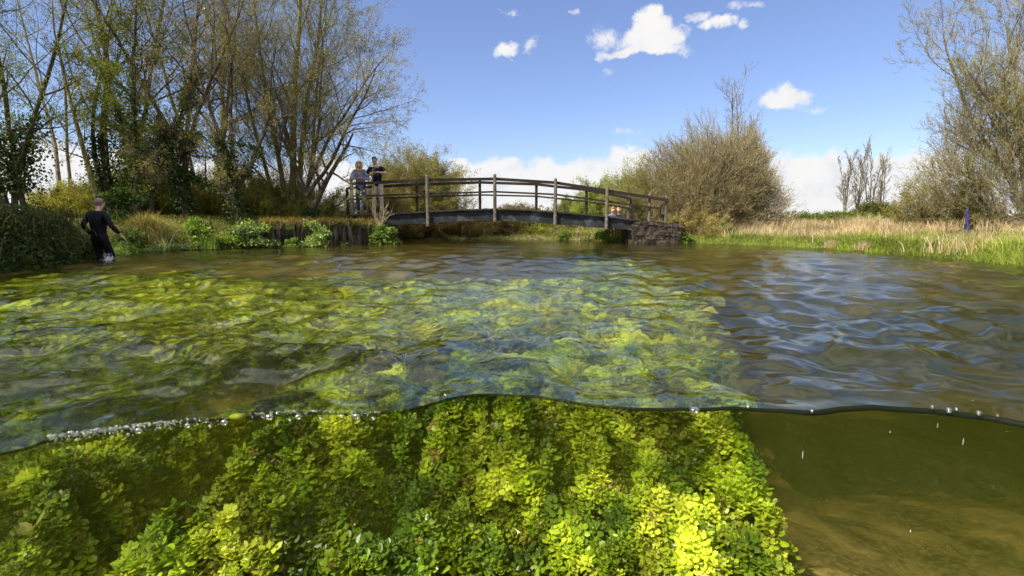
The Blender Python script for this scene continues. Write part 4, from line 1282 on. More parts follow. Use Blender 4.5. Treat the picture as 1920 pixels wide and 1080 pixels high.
# rough meadow behind the reeds and on the far bank
mb = MB()
P = bank_points(16000, .0, 6.0, -6, 16, 16.5, 30); P = P[(P[:, 0] > 1.5) | (P[:, 1] > 23)]; cnt = len(P)
blades_to(mb, P, .13 * rng.uniform(.5, 1.5, cnt), lean(cnt, .4), .03, pick([(0.20, 0.25, 0.04), (0.28, 0.27, 0.07), (0.33, 0.28, 0.12), (0.16, 0.22, 0.03)], cnt, .2), 3, .4)
P = bank_points(5000, -.05, .6, -6, 4.5, 15.5, 21); cnt = len(P)
blades_to(mb, P, np.where(P[:, 0] > 1.2, .22, .08) * rng.uniform(.5, 1.5, cnt), lean(cnt, .4), .022, pick([(0.18, 0.24, 0.04), (0.25, 0.28, 0.06), (0.26, 0.22, 0.07)], cnt, .2), 3, .4)
o = mb.build('meadow_grass', M['leaf']); tag(o, 'rough olive grass on the far bank behind the bridge', 'grass', kind='stuff')

# bent over straw clump at the right edge
def tussock(name, label, cat, base, n, h, spread, w, pal, lean_s, group=None, droop=.6, rad=.15, nseg=6):
    root_mb = MB()
    P = np.tile(np.array([*base], float), (n, 1)) + np.concatenate([rng.normal(0, rad, (n, 2)), np.zeros((n, 1))], 1)
    L = lean(n, lean_s)
    blades_to(root_mb, P, h * rng.uniform(.6, 1.15, n), L, w, pick(pal, n, .3), nseg, droop)
    o = root_mb.build(name, M['leaf'])
    return tag(o, label, cat, group)
b = gbase(1845, 9.2)
tussock('straw_clump', 'tall clump of bent pale straw right of the blue post', 'grass clump', b + Vector((0, -.2, 0)), 900, .50, .5, .010, STRAW + [(0.30, 0.30, 0.08)], .38, droop=.45, rad=.34)
for px, Y, lab in ((1470, 14.9, 'low straw tuft on the right bank nearest the round willow bush'), (1562, 13.2, 'pale straw tuft leaning over the water left of the two tall stakes'), (1625, 12.6, 'folded pale straw tuft at the waterline below the two tall stakes')):
    p = gbase(px, Y); p = Vector((on(px, 466 + (px - 1550) * .07).x, on(px, 466 + (px - 1550) * .07).y + .1, 0.02))
    tussock('straw_tuft', lab, 'grass tuft', p, 160, .28, .2, .009, STRAW, .45, 'straw tufts along the right bank', rad=.07)

# stakes
M['stake'] = wood_material('pale_stake', (0.42, 0.33, 0.22), (0.55, 0.45, 0.32), (0.30, 0.24, 0.16))
def stake(px, Y, yt, yb, r, mat, name, label, cat, group=None, lean_=0.0):
    a, b = at(px, yb, Y), at(px + lean_, yt, Y)
    zz = np.linspace(0, 1, 5)[:, None]
    pts = np.array([*a]) * (1 - zz) + np.array([*b]) * zz
    mb = MB(); mb.tube(pts, [r, r * .95, r * .9, r * .85, r * .6], 8)
    return tag(mb.build(name, mat, smooth_=True), label, cat, group)
G_ST = 'stakes on the right bank'
stake(1650, 12.8, 402, 455, .014, M['stake'], 'wooden_stake', 'tall pale stake standing in the reeds, left of a pair', 'stake', G_ST)
stake(1663.5, 12.8, 409, 452, .014, M['stake'], 'wooden_stake', 'pale stake in the reeds, the right and shorter of a pair', 'stake', G_ST)
stake(1524, 12.9, 427, 468, .012, M['stake'], 'wooden_stake', 'short pale stake standing at the waterline right of the round willow bush', 'stake', G_ST)
stake(1688, 13.4, 428, 450, .010, M['stake'], 'wooden_stake', 'thin short stake just right of the pair of pale stakes', 'stake', G_ST)
stake(1087, 17.6, 428, 450, .028, M['stake'], 'leaning_pole', 'pale slanting pole on the grassy far bank seen under the bridge', 'pole', None, -5)
m, nt = newmat('blue_paint'); n_ = noise(nt, texco(nt), 9, 4)
out(nt, princ(nt, mixc(nt, smooth(nt, n_, .4, .7), (0.035, 0.03, 0.20), (0.06, 0.055, 0.26)), 0.55, 0.3).outputs[0]); M['blue'] = m
bp_ = empty('blue_post', tuple(at(1814, 440, 11.0)))
tag(bp_, 'thin dark blue post standing on the right bank in front of the willow', 'post')
mb = MB(); a, b = at(1814.5, 448, 11.0), at(1813.5, 395, 11.0)
mb.tube([[*a], [*(a * .5 + b * .5)], [*b]], [.020, .020, .020], 10); mb.build('pole', M['blue'], bp_, True)
mb = MB(); mb.tube([[*b], [b.x, b.y, b.z + .012], [b.x, b.y, b.z + .022]], [.024, .024, .012], 10); mb.build('cap', M['blue'], bp_, True)

# ------------------------------------------------------------------ left bank plants
def plant(name, label, cat, group, px, Y, w, h, n, size, pal, z0=None, asp=.75, lumps=5, stem=True, dy=0.0):
    """leafy plant: several leafy heads carried on stems"""
    b = gbase(px, Y)
    if z0 is not None: b.z = z0
    root = empty(name, b)
    tag(root, label, cat, group)
    mb = MB(); ms = MB()
    for i in range(lumps):
        a = random.uniform(0, 6.28); r = math.sqrt(random.random()) * .36
        t = random.uniform(.45, 1.0)
        c = Vector((b.x + math.cos(a) * r * w, b.y + math.sin(a) * r * w * .7, b.z + h * t * (1 - .5 * r)))
        rr = w * random.uniform(.16, .30)
        leafcloud(mb, c, (rr, rr, rr * .8), int(n / lumps), size, pal, asp)
        mid = b.lerp(c, .5) + Vector((random.uniform(-.03, .03), 0, .03))
        ms.tube([[*b], [*mid], [*c]], [.010, .008, .004], 5, col=(.5, .6, .2))
    # low skirt of leaves
    leafcloud(mb, (b.x, b.y, b.z + h * .12), (w * .5, w * .38, h * .45), int(n * .35), size, pal, asp)
    ms.build('stem', M['leaf'], root)
    mb.build('foliage', M['leaf'], root)
    return root
BG = [(0.16, 0.27, 0.04), (0.22, 0.34, 0.05), (0.10, 0.19, 0.03), (0.30, 0.38, 0.08)]
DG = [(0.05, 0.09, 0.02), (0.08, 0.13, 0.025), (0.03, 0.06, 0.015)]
PALE = [(0.34, 0.42, 0.16), (0.24, 0.34, 0.08), (0.18, 0.28, 0.06), (0.42, 0.50, 0.24)]
def wl_(px, py, back=0.0):
    p = on(px, py); return p.y + back
# sedge tussock
b = Vector((at(278, 440, 11.6).x, 11.6, .08))
SEDGE = [(0.30, 0.27, 0.06), (0.22, 0.22, 0.05), (0.38, 0.30, 0.09), (0.16, 0.17, 0.03), (0.42, 0.32, 0.12)]
rt = empty('sedge_tussock', b); tag(rt, 'big shaggy tussock of olive brown sedge on the left bank right of the wader', 'sedge')
n = 3600
P = np.tile(np.array([*b]), (n, 1)) + np.concatenate([rng.normal(0, .13, (n, 2)), rng.uniform(0, .42, (n, 1))], 1)
Ln = lean(n, 1.0); Ln = Ln / (np.linalg.norm(Ln, axis=1, keepdims=True) + 1e-6) * rng.uniform(.25, 1.35, (n, 1))
mb = MB(); blades_to(mb, P, rng.uniform(.38, .66, n), Ln, .012, pick(SEDGE, n, .35), 7, .92); mb.build('blades', M['leaf'], rt)
mb = MB(); mb.tube([[b.x, b.y, -.1], [b.x, b.y, .25], [b.x, b.y, .5], [b.x, b.y, .56]], [.22, .20, .14, .03], 12); mb.build('stool', M['bark_dark'], rt, True)
for px, hh2, lab in ((306, .42, 'pale dead leaf blades in front of the right side of the sedge tussock'),):
    p = on(px, 471); tussock('dead_sedge_tuft', lab, 'grass tuft', (p.x, p.y + .15, .02), 40, hh2, .1, .02, [(0.5, 0.45, 0.3), (0.6, 0.52, 0.38), (0.3, 0.36, 0.1)], .3, rad=.12)
# low leafy green strip on the waterline
mb = MB()
xs = np.linspace(262, 505, 120)
for px in xs:
    p = on(px + random.uniform(-3, 3), np.interp(px, [0, 140, 250, 400, 500], [503, 489, 473.5, 466, 462.5]))
    leafcloud(mb, (p.x, p.y + random.uniform(0, .35), .02), (.16, .16, random.uniform(.07, .19)), 150, .034, PALE, .8)
o = mb.build('water_cress', M['leaf']); tag(o, 'pale green cress like leaves spilling over the water along the left bank', 'cress', kind='stuff')
mb = MB()
for i in range(150):
    px = random.uniform(215, 500)
    p = on(px, np.interp(px, [0, 140, 250, 400, 500], [503, 489, 473.5, 466, 462.5]))
    back = random.random() ** 1.3 * 1.3
    hgt = random.uniform(.08, .30) * (1 + .5 * back)
    zb0 = float(ground_z(np.array([p.x - back * .6]), np.array([p.y + back]))[0])
    leafcloud(mb, (p.x - back * .6, p.y + back, max(zb0, 0) - .02), (random.uniform(.10, .28), .16, hgt), random.randint(60, 200), random.uniform(.025, .055), random.choice([BG, BG, PALE, DG, BRIGHT, [(0.30, 0.26, 0.06), (0.22, 0.22, 0.05)]]), random.uniform(.4, .9))
for i in range(46):
    px = random.uniform(495, 730); p = on(px, np.interp(px, [488, 716], [462.5, 456]))
    leafcloud(mb, (p.x, p.y - .06, random.choice([.0, .0, .2, .45, .55])), (random.uniform(.08, .22), .08, random.uniform(.06, .22)), random.randint(40, 160), random.uniform(.025, .05), random.choice([BG, DG, DG, PALE]), .7)
o = mb.build('bank_weeds', M['leaf']); tag(o, 'tangle of small wild plants creeping over the left bank and the timber wall', 'weeds', kind='stuff')
G_LP = 'green plants on the left bank'
plant('leafy_plant', 'tallest bright green leafy plant on the left bank, left of the timber wall', 'plant', G_LP, 471, 13.1, 1.0, .72, 2600, .055, BG, lumps=9)
plant('leafy_plant', 'bright yellow green plant directly left of the tallest one', 'plant', G_LP, 428, 12.6, 1.0, .42, 2000, .05, BRIGHT, lumps=7)
plant('leafy_plant', 'fresh green plant with upright shoots midway between sedge tussock and timber wall', 'plant', G_LP, 368, 12.2, .8, .62, 1700, .055, BG, z0=.1, lumps=8)
plant('leafy_plant', 'dark leafy plant with pale leaves leaning against the left end of the timber wall', 'plant', G_LP, 478, 12.7, 1.1, .40, 2400, .05, PALE + DG, z0=.05, lumps=8)
plant('leafy_plant', 'pale leaved plant growing up the middle of the timber wall', 'plant', G_LP, 588, 13.3, .75, .62, 1900, .05, PALE + BG, z0=-.02, lumps=7)
plant('leafy_plant', 'small bright plant at the waterline left of the middle of the timber wall', 'plant', G_LP, 542, 13.25, .42, .22, 700, .04, BG, z0=-.02, lumps=4)
plant('leafy_plant', 'dark green plant at the right corner of the timber wall under the bridge end', 'plant', G_LP, 722, 14.9, .95, .50, 2200, .06, DG + BG, z0=-.02, lumps=7)
plant('leafy_plant', 'bright green plant on top of the wall in front of the legs of the couple', 'plant', G_LP, 682, 14.7, .9, .26, 2000, .05, BRIGHT + BG, lumps=7)
plant('leafy_plant', 'bright green plant right of the legs of the wader', 'plant', G_LP, 232, 11.0, .8, .42, 1900, .045, BG + DG, z0=.02, lumps=7)
plant('leafy_plant', 'small dark plant at the waterline left of the legs of the wader', 'plant', G_LP, 150, 9.2, .6, .30, 1300, .045, DG + BG, z0=.0, lumps=5)
plant('leafy_plant', 'dark bush like plant behind the right arm of the wader', 'plant', G_LP, 232, 12.2, .9, .9, 2400, .06, DG, lumps=8)
plant('leafy_plant', 'small green plant at the foot of the stone abutment, right side', 'plant', None, 1290, 15.6, .55, .22, 900, .045, BG + DG, z0=.0, lumps=4)
plant('leafy_plant', 'green plant at the foot of the big round willow bush', 'plant', None, 1362, 15.9, .5, .55, 900, .06, DG + BG, lumps=5)
plant('leafy_plant', 'green plant under the bridge left of the yellow piles', 'plant', None, 1132, 17.0, .7, .32, 1200, .05, BG, z0=.02, lumps=5)
plant('leafy_plant', 'small dark green plant on the grassy bank seen under the bridge', 'plant', None, 1058, 18.2, .5, .22, 700, .05, DG + BG, z0=.02, lumps=4)
# upright flag leaves
for px, lab in ((255, 'upright green blades at the left foot of the sedge tussock'), (385, 'upright green iris blades behind the pale cress')):
    p = on(px, 468); tussock('iris_blades', lab, 'water plant', (p.x, p.y + .25, .0), 70, .40, .1, .022, BG, .14, 'upright blades on the left bank', droop=.1, rad=.12)
# grass on top of the left bank
mb = MB()
P = bank_points(16000, .02, 3.5, -9.5, -3.6, 8.5, 17); cnt = len(P)
blades_to(mb, P, .13 * rng.uniform(.5, 1.5, cnt), lean(cnt, .5), .014, pick([(0.17, 0.20, 0.03), (0.24, 0.24, 0.05), (0.28, 0.20, 0.07), (0.14, 0.18, 0.03)], cnt, .25), 3, .5)
o = mb.build('bank_turf', M['leaf']); tag(o, 'short olive and brown turf along the top of the left bank', 'grass', kind='stuff')
mb = MB()
sv = rng.uniform(0, seg[-1] * .9, 5200)
wx0 = np.interp(sv, seg, np.array([[p.x, p.y] for p in wl])[:, 0]); wy0 = np.interp(sv, seg, np.array([[p.x, p.y] for p in wl])[:, 1])
P = np.stack([wx0 + rng.normal(0, .04, 5200), wy0 + rng.uniform(-.06, .18, 5200), .60 + rng.normal(0, .03, 5200)], -1)
Ln = np.stack([rng.normal(0, .35, 5200), -np.abs(rng.normal(.45, .45, 5200)), np.zeros(5200)], -1)
blades_to(mb, P, .17 * rng.uniform(.5, 1.6, 5200), Ln, .014, pick([(0.24, 0.24, 0.04), (0.30, 0.30, 0.06), (0.30, 0.17, 0.07), (0.24, 0.13, 0.05)], 5200, .25), 5, 1.3)
o = mb.build('overhanging_turf', M['leaf']); tag(o, 'rusty and green turf hanging over the top of the timber bank wall', 'grass', kind='stuff')
# dead pale twigs at the bridge end
b = gbase(712, 14.9); b.z = .45
make_tree('dead_bush', 'bare pale twigs sprouting in front of the left end of the bridge', 'bush', None, b,
          [((random.uniform(-.04, .04), random.uniform(-.04, .04), 0), (random.uniform(-.5, .9), -.1, 1), random.uniform(.5, .8), .007) for _ in range(14)],
          S(levels=2, nseg=[6, 4], kids=[4], start=[.3], ang=[30], ratio=[.4], wig=[.12, .2], trop=[(0, 0, .1), (0, 0, .2)], rmin=.004), 'stake')

# dark overgrown hedge at the far left
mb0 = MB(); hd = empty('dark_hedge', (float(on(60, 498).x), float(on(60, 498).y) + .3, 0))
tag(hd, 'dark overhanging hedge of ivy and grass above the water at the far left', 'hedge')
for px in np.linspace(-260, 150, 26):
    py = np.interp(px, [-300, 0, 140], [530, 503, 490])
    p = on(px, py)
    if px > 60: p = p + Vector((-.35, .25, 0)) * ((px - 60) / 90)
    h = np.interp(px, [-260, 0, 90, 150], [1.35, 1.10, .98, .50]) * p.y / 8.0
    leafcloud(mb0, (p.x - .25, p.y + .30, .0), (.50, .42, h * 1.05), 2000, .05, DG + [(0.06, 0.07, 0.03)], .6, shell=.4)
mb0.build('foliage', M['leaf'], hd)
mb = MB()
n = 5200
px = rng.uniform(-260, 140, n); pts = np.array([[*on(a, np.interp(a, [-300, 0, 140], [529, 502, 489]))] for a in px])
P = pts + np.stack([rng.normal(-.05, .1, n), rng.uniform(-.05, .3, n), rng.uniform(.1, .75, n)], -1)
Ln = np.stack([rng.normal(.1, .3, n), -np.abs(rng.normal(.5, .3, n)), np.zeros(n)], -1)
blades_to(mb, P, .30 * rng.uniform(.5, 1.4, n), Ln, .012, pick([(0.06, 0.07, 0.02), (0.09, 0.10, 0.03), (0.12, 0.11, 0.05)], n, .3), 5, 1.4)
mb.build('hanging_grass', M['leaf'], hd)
# ------------------------------------------------------------------ people
def simple_mat(name, col, rough=.8, spec=.2, nscale=20, amt=.25):
    m, nt = newmat(name)
    n_ = noise(nt, texco(nt), nscale, 4)
    c2 = tuple(min(1, x * (1 + amt)) for x in col); c1 = tuple(x * (1 - amt) for x in col)
    out(nt, princ(nt, mixc(nt, smooth(nt, n_, .35, .65), c1, c2), rough, spec).outputs[0])
    return m
M['skin'] = simple_mat('skin', (0.50, 0.29, 0.21), .55, .3)
M['eye'] = simple_mat('eye_dark', (0.03, 0.02, 0.02), .3, .5)

def skin_mesh(name, verts, edges, radii, mat, T, sub=2):
    """a limb skeleton (points, edges, radius per point) grown into one smooth surface"""
    bm = bmesh.new()
    lay = bm.verts.layers.skin.verify()
    vs = []
    for i, (p, r) in enumerate(zip(verts, radii)):
        v = bm.verts.new(p); v[lay].radius = (r, r) if not isinstance(r, tuple) else r; v[lay].use_root = (i == 0); vs.append(v)
    for a, b in edges: bm.edges.new((vs[a], vs[b]))
    me = bpy.data.meshes.new(name + '_skeleton'); bm.to_mesh(me); bm.free()
    o = bpy.data.objects.new(name + '_skeleton', me); COL.objects.link(o)
    sk = o.modifiers.new('skin', 'SKIN'); sk.use_smooth_shade = True
    ss = o.modifiers.new('sub', 'SUBSURF'); ss.levels = sub; ss.render_levels = sub
    dg = bpy.context.evaluated_depsgraph_get()
    ev = o.evaluated_get(dg)
    m2 = bpy.data.meshes.new_from_object(ev)
    bpy.data.objects.remove(o, do_unlink=True); bpy.data.meshes.remove(me)
    m2.name = name; m2.transform(T)
    m2.materials.clear(); m2.materials.append(mat)
    for p in m2.polygons: p.use_smooth = True
    ob = bpy.data.objects.new(name, m2); COL.objects.link(ob)
    return ob

def blob(name, c, rad, mat, T, n=14, cut=None, shape=None):
    """rounded form for hair, caps and eyes"""
    bm = bmesh.new()
    bmesh.ops.create_uvsphere(bm, u_segments=n, v_segments=max(6, n * 2 // 3), radius=1)
    for v in bm.verts:
        co = v.co.copy()
        if shape: co = shape(co)
        v.co = Vector((c[0] + co.x * rad[0], c[1] + co.y * rad[1], c[2] + co.z * rad[2]))
    for f in bm.faces: f.smooth = True
    me = bpy.data.meshes.new(name); bm.to_mesh(me); bm.free(); me.transform(T); me.materials.append(mat)
    ob = bpy.data.objects.new(name, me); COL.objects.link(ob)
    return ob

def human(label, loc, heading, scale, J, top, trousers, shoe, hair, sleeve=1.0, hair_shape='short', shirt_part='shirt', face=True, belt=None, collar=None):
    """J: joint positions, metres, x to the person's right, y forwards, z up"""
    root = empty('person', loc); tag(root, label, 'person')
    T = Matrix.Rotation(heading, 4, 'Z') @ Matrix.Scale(scale, 4)
    V = Vector
    j = {k: V(v) for k, v in J.items()}
    pts, ed, rad = [], [], []
    def add(p, r, prev=None):
        pts.append(V(p)); rad.append(r)
        if prev is not None: ed.append((prev, len(pts) - 1))
        return len(pts) - 1
    pel = add(j['pelvis'], (.11, .08)); 
    waist = add(j['pelvis'].lerp(j['chest'], .45), (.095, .07), pel)
    ch = add(j['chest'], (.12, .08), waist)
    nk0 = add(j['neck'], .065, ch)
    hd = (j['head'] - j['neck'])
    nk = add(j['neck'] + hd * .30, .050, nk0)
    fw = V(J.get('face', (0, 1, -.1))).normalized()
    h1 = add(j['neck'] + hd * .62 + fw * .012, (.072, .082), nk)
    h2 = add(j['head'], (.080, .094), h1)
    h3 = add(j['head'] + hd.normalized() * .065, (.062, .072), h2)
    add(j['head'] + fw * .103 - hd.normalized() * .012, .013, h2)            # nose
    for s in ('L', 'R'):
        sh = add(j['sh' + s], .050, ch)
        um = add(j['sh' + s].lerp(j['el' + s], .5), .050, sh)
        el = add(j['el' + s], .040, um)
        fm = add(j['el' + s].lerp(j['wr' + s], .35), .040, el)
        wr = add(j['wr' + s], .027, fm)
        hdir = (V(J['hd' + s]) if 'hd' + s in J else (j['wr' + s] - j['el' + s])).normalized()
        palm = add(j['wr' + s] + hdir * .055, (.036, .018), wr)
        pe = add(j['wr' + s] + hdir * .092, (.036, .014), palm)
        up = V(J.get('pn' + s, (0, 0, 1))).normalized(); side = hdir.cross(up).normalized()
        for k, (o_, ln) in enumerate(((-.030, .062), (-.010, .075), (.010, .070), (.030, .055))):
            a = add(j['wr' + s] + hdir * .105 + side * o_, .0095, pe)
            b = add(j['wr' + s] + hdir * (.105 + ln * .5) + side * o_ * 1.1 - up * .008, .0085, a)
            add(j['wr' + s] + hdir * (.105 + ln * .85) + side * o_ * 1.1 - up * .030, .007, b)
        sg = 1 if s == 'L' else -1
        t = add(j['wr' + s] + hdir * .045 + side * sg * .045 - up * .008, .011, palm)
        add(j['wr' + s] + hdir * .085 + side * sg * .058 - up * .02, .009, t)
        hp = add(j['pelvis'] + (j['kn' + s] - j['pelvis']) * .0 + V((.085 if s == 'R' else -.085, 0, -.06)), .075, pel)
        th = add(pts[hp].lerp(j['kn' + s], .5), .074, hp)
        kn = add(j['kn' + s], .054, th)
        cf = add(j['kn' + s].lerp(j['an' + s], .35), .054, kn)
        an = add(j['an' + s], .036, cf)
        ff = V(J.get('foot', (0, 1, 0))).normalized()
        he = add(j['an' + s] + V((0, 0, -.05)) - ff * .02, .036, an)
        add(j['an' + s] + V((0, 0, -.065)) + ff * .13, .030, he)
    ob = skin_mesh('body', pts, ed, rad, M['skin'], T, 2); ob.parent = root
    def child(o): o.parent = root; return o
    # shirt
    P, E, Rd = [], [], []
    def a2(p, r, prev=None):
        P.append(V(p)); Rd.append(r)
        if prev is not None: E.append((prev, len(P) - 1))
        return len(P) - 1
    pe = a2(j['pelvis'] + V((0, 0, -.12)), (.155, .122)); pe = a2(j['pelvis'] + V((0, 0, .02)), (.155, .125), pe); wa = a2(j['pelvis'].lerp(j['chest'], .5), (.148, .122), pe); c_ = a2(j['chest'], (.182, .132), wa)
    a2(j['neck'] - hd * .05, .078, c_)
    for s in ('L', 'R'):
        sh = a2(j['sh' + s], .075, c_)
        if sleeve > .9:
            um = a2(j['sh' + s].lerp(j['el' + s], .5), .062, sh); el = a2(j['el' + s], .054, um)
            fm = a2(j['el' + s].lerp(j['wr' + s], .4), .050, el); a2(j['el' + s].lerp(j['wr' + s], .92), .038, fm)
        else:
            um = a2(j['sh' + s].lerp(j['el' + s], .45), .068, sh); a2(j['sh' + s].lerp(j['el' + s], .8), .064, um)
    child(skin_mesh(shirt_part, P, E, Rd, top, T, 2))
    P, E, Rd = [], [], []
    pe = a2(j['pelvis'] + V((0, 0, .12)), (.150, .125)); pe = a2(j['pelvis'] + V((0, 0, .02)), (.155, .130), pe)
    for s in ('L', 'R'):
        hp = a2(j['pelvis'] + V((.088 if s == 'R' else -.088, 0, -.07)), .100, pe)
        th = a2(V(P[hp]).lerp(j['kn' + s], .5), .088, hp); kn = a2(j['kn' + s], .070, th)
        cf = a2(j['kn' + s].lerp(j['an' + s], .4), .068, kn); a2(j['kn' + s].lerp(j['an' + s], .93), .058, cf)
    child(skin_mesh('trousers', P, E, Rd, trousers, T, 2))
    for s in ('L', 'R'):
        P, E, Rd = [], [], []
        ff = V(J.get('foot', (0, 1, 0))).normalized()
        a = a2(j['an' + s] + V((0, 0, -.045)) - ff * .03, .046); b = a2(j['an' + s] + V((0, 0, -.055)) + ff * .06, .044, a); a2(j['an' + s] + V((0, 0, -.065)) + ff * .15, .036, b)
        child(skin_mesh('shoe', P, E, Rd, shoe, T, 1))
    up = hd.normalized(); hc = j['head'] - fw * .018 + up * .022
    rot = up.to_track_quat('Z', 'Y')
    def shp(co):
        f = co.dot(fw)
        d = co.copy()
        if hair_shape == 'long':
            if f > .25 and co.z < .50: d -= fw * (f - .2)
            if co.z < 0: d.z *= 1.9; d.x *= 1.12
        else:
            if f > .2 and co.z < .45: d -= fw * (f - .15)
            if co.z < -.3: d.x *= .86; d.y *= .92
        return d
    child(blob('hair', hc, (.116, .124, .122) if hair_shape == 'long' else (.088, .104, .104), hair, T, 16, shape=shp))
    if face:
        sd = fw.cross(up).normalized()
        for s in (-1, 1):
            child(blob('eye', j['head'] + fw * .083 + sd * .032 * s + up * .014, (.011, .008, .009), M['eye'], T, 8))
    if belt: child(blob('hem', j['pelvis'] + V((0, 0, .01)), (.158, .125, .055), belt, T, 14))
    if collar:
        P, E, Rd = [], [], []
        a = a2(j['neck'] + V((-.055, .045, .01)), .016); b = a2(j['neck'] + V((0, .075, -.05)), .016, a); a2(j['neck'] + V((.055, .045, .01)), .016, b)
        child(skin_mesh('collar', P, E, Rd, collar, T, 1))
    return root

denim = simple_mat('denim', (0.035, 0.055, 0.13)); lilac = simple_mat('lilac_knit', (0.27, 0.27, 0.42)); navy = simple_mat('navy_cloth', (0.012, 0.014, 0.030))
beige = simple_mat('beige_cotton', (0.46, 0.38, 0.28)); blond = simple_mat('blond_hair', (0.78, 0.48, 0.18), .5, .4, 60, .4); brownh = simple_mat('grey_brown_hair', (0.20, 0.13, 0.09), .6, .3, 60, .4)
shoe_m = simple_mat('shoe_leather', (0.05, 0.04, 0.035)); red = simple_mat('red_cloth', (0.45, 0.03, 0.05)); white = simple_mat('white_cotton', (0.75, 0.75, 0.72))
neo = simple_mat('black_neoprene', (0.006, 0.005, 0.007), .6, .15); palehair = simple_mat('pale_hair', (0.70, 0.58, 0.45), .6, .3, 60, .3); darkcoat = simple_mat('dark_coat', (0.03, 0.025, 0.03))
# joints are given with the person facing +y; heading pi turns them towards the camera
dz = float(zt_(at(677, 400, 15.95).x)) + .005
woman = human('blond woman in lilac jumper and jeans leaning both arms on the bridge rail', (at(678, 400, 16.0).x, 16.0, dz), R(180 + 12), .93, dict(
    pelvis=(0, -.06, .93), chest=(0, .10, 1.27), neck=(0, .20, 1.44), head=(.0, .30, 1.57), face=(-.15, .9, -.45),
    shL=(-.17, .13, 1.38), shR=(.17, .13, 1.38), elL=(-.27, .30, 1.14), elR=(.27, .30, 1.14), wrL=(-.07, .43, 1.13), wrR=(.06, .44, 1.15), hdL=(1, .3, .1), hdR=(-1, .3, .15),
    knL=(-.10, .03, .50), knR=(.10, -.03, .50), anL=(-.10, -.05, .09), anR=(.11, -.1, .09)), lilac, denim, shoe_m, blond, 1.0, 'long', 'jumper', belt=red)
man = human('balding man in navy polo shirt and beige trousers standing at the bridge rail', (at(709, 400, 15.98).x, 15.98, dz), R(180 - 6), .985, dict(
    pelvis=(0, -.04, .95), chest=(0, .05, 1.30), neck=(0, .10, 1.49), head=(.0, .17, 1.63), face=(.1, .9, -.5),
    shL=(-.20, .06, 1.42), shR=(.20, .06, 1.42), elL=(-.36, .22, 1.24), elR=(.27, .16, 1.16), wrL=(-.15, .36, 1.26), wrR=(.07, .36, 1.19), hdL=(1, .3, -.1), hdR=(-.8, .3, .5),
    knL=(-.12, .02, .51), knR=(.10, .05, .51), anL=(-.12, -.05, .09), anR=(.12, .0, .09)), navy, beige, shoe_m, brownh, .5, 'short', 'polo_shirt', collar=white)
# wader seen from behind
wpos = on(191, 486)
kk = .80
wader = human('person in black wetsuit wading away from the camera by the left bank', (wpos.x, wpos.y, -.36), R(-8), kk, dict(
    pelvis=(0, 0, .93), chest=(-.01, .01, 1.29), neck=(0, .03, 1.49), head=(.0, .08, 1.63), face=(.0, .9, -.5),
    shL=(-.18, .0, 1.42), shR=(.18, .0, 1.41), elL=(-.30, -.08, 1.18), elR=(.31, .0, 1.17), wrL=(-.24, .06, .96), wrR=(.40, .12, .97),
    knL=(-.10, .07, .50), knR=(.12, .14, .50), anL=(-.11, -.06, .10), anR=(.14, .0, .14)), neo, neo, neo, brownh, 1.0, 'short', 'wetsuit_top', face=True)
o = blob('shoulder_panel', (0, .02, 1.44), (.15, .07, .035), simple_mat('grey_neoprene', (0.06, 0.045, 0.045), .5, .3), Matrix.Rotation(R(-8), 4, 'Z') @ Matrix.Scale(kk, 4), 16); o.parent = wader
# splash beside the wader's leg
m, nt = newmat('white_water'); out(nt, princ(nt, (0.8, 0.82, 0.85), .3, .5).outputs[0]); M['foam'] = m
mb = MB()
sp_ = on(204, 488)
for _ in range(260):
    q = np.array([sp_.x + random.gauss(0, .028), sp_.y + random.gauss(0, .05), abs(random.gauss(0, .045))])
    r = random.uniform(.002, .005)
    v = np.array([[1, 0, 0], [0, 1, 0], [-1, 0, 0], [0, -1, 0], [0, 0, 1.5], [0, 0, -1.5]]) * r
    mb.add(q + v, [[0, 1, 4], [1, 2, 4], [2, 3, 4], [3, 0, 4], [1, 0, 5], [2, 1, 5], [3, 2, 5], [0, 3, 5]])
o = mb.build('water_splash', M['foam']); tag(o, 'white splash of water kicked up at the leg of the wader', 'splash', kind='stuff')
# two people sitting on the far bank
sit = dict(pelvis=(0, 0, .12), chest=(0, .06, .46), neck=(0, .10, .64), head=(0, .13, .79), face=(0, 1, -.1),
           shL=(-.18, .08, .58), shR=(.18, .08, .58), elL=(-.24, .22, .36), elR=(.24, .22, .36), wrL=(-.10, .40, .38), wrR=(.10, .40, .38),
           knL=(-.12, .42, .42), knR=(.12, .42, .42), anL=(-.12, .60, .09), anR=(.12, .60, .09))
bd = simple_mat('blue_coat', (0.12, 0.14, 0.22))
for px, lab, tp, hr, hd_ in ((1147, 'ginger haired person in blue jacket sitting beyond the bridge behind the rightmost tall post', bd, simple_mat('ginger_hair', (0.5, 0.2, 0.08)), 10),
                        (1161, 'white haired person in dark coat sitting beyond the bridge above the yellow piles', darkcoat, palehair, -15)):
    Ys = 18.2; x = at(px, 400, Ys).x
    zt = at(px, 388.5, Ys).z
    human(lab, (x, Ys, zt - .90 * .93), R(180 + hd_), .93, sit, tp, denim, shoe_m, hr, 1.0, 'short', 'jacket')

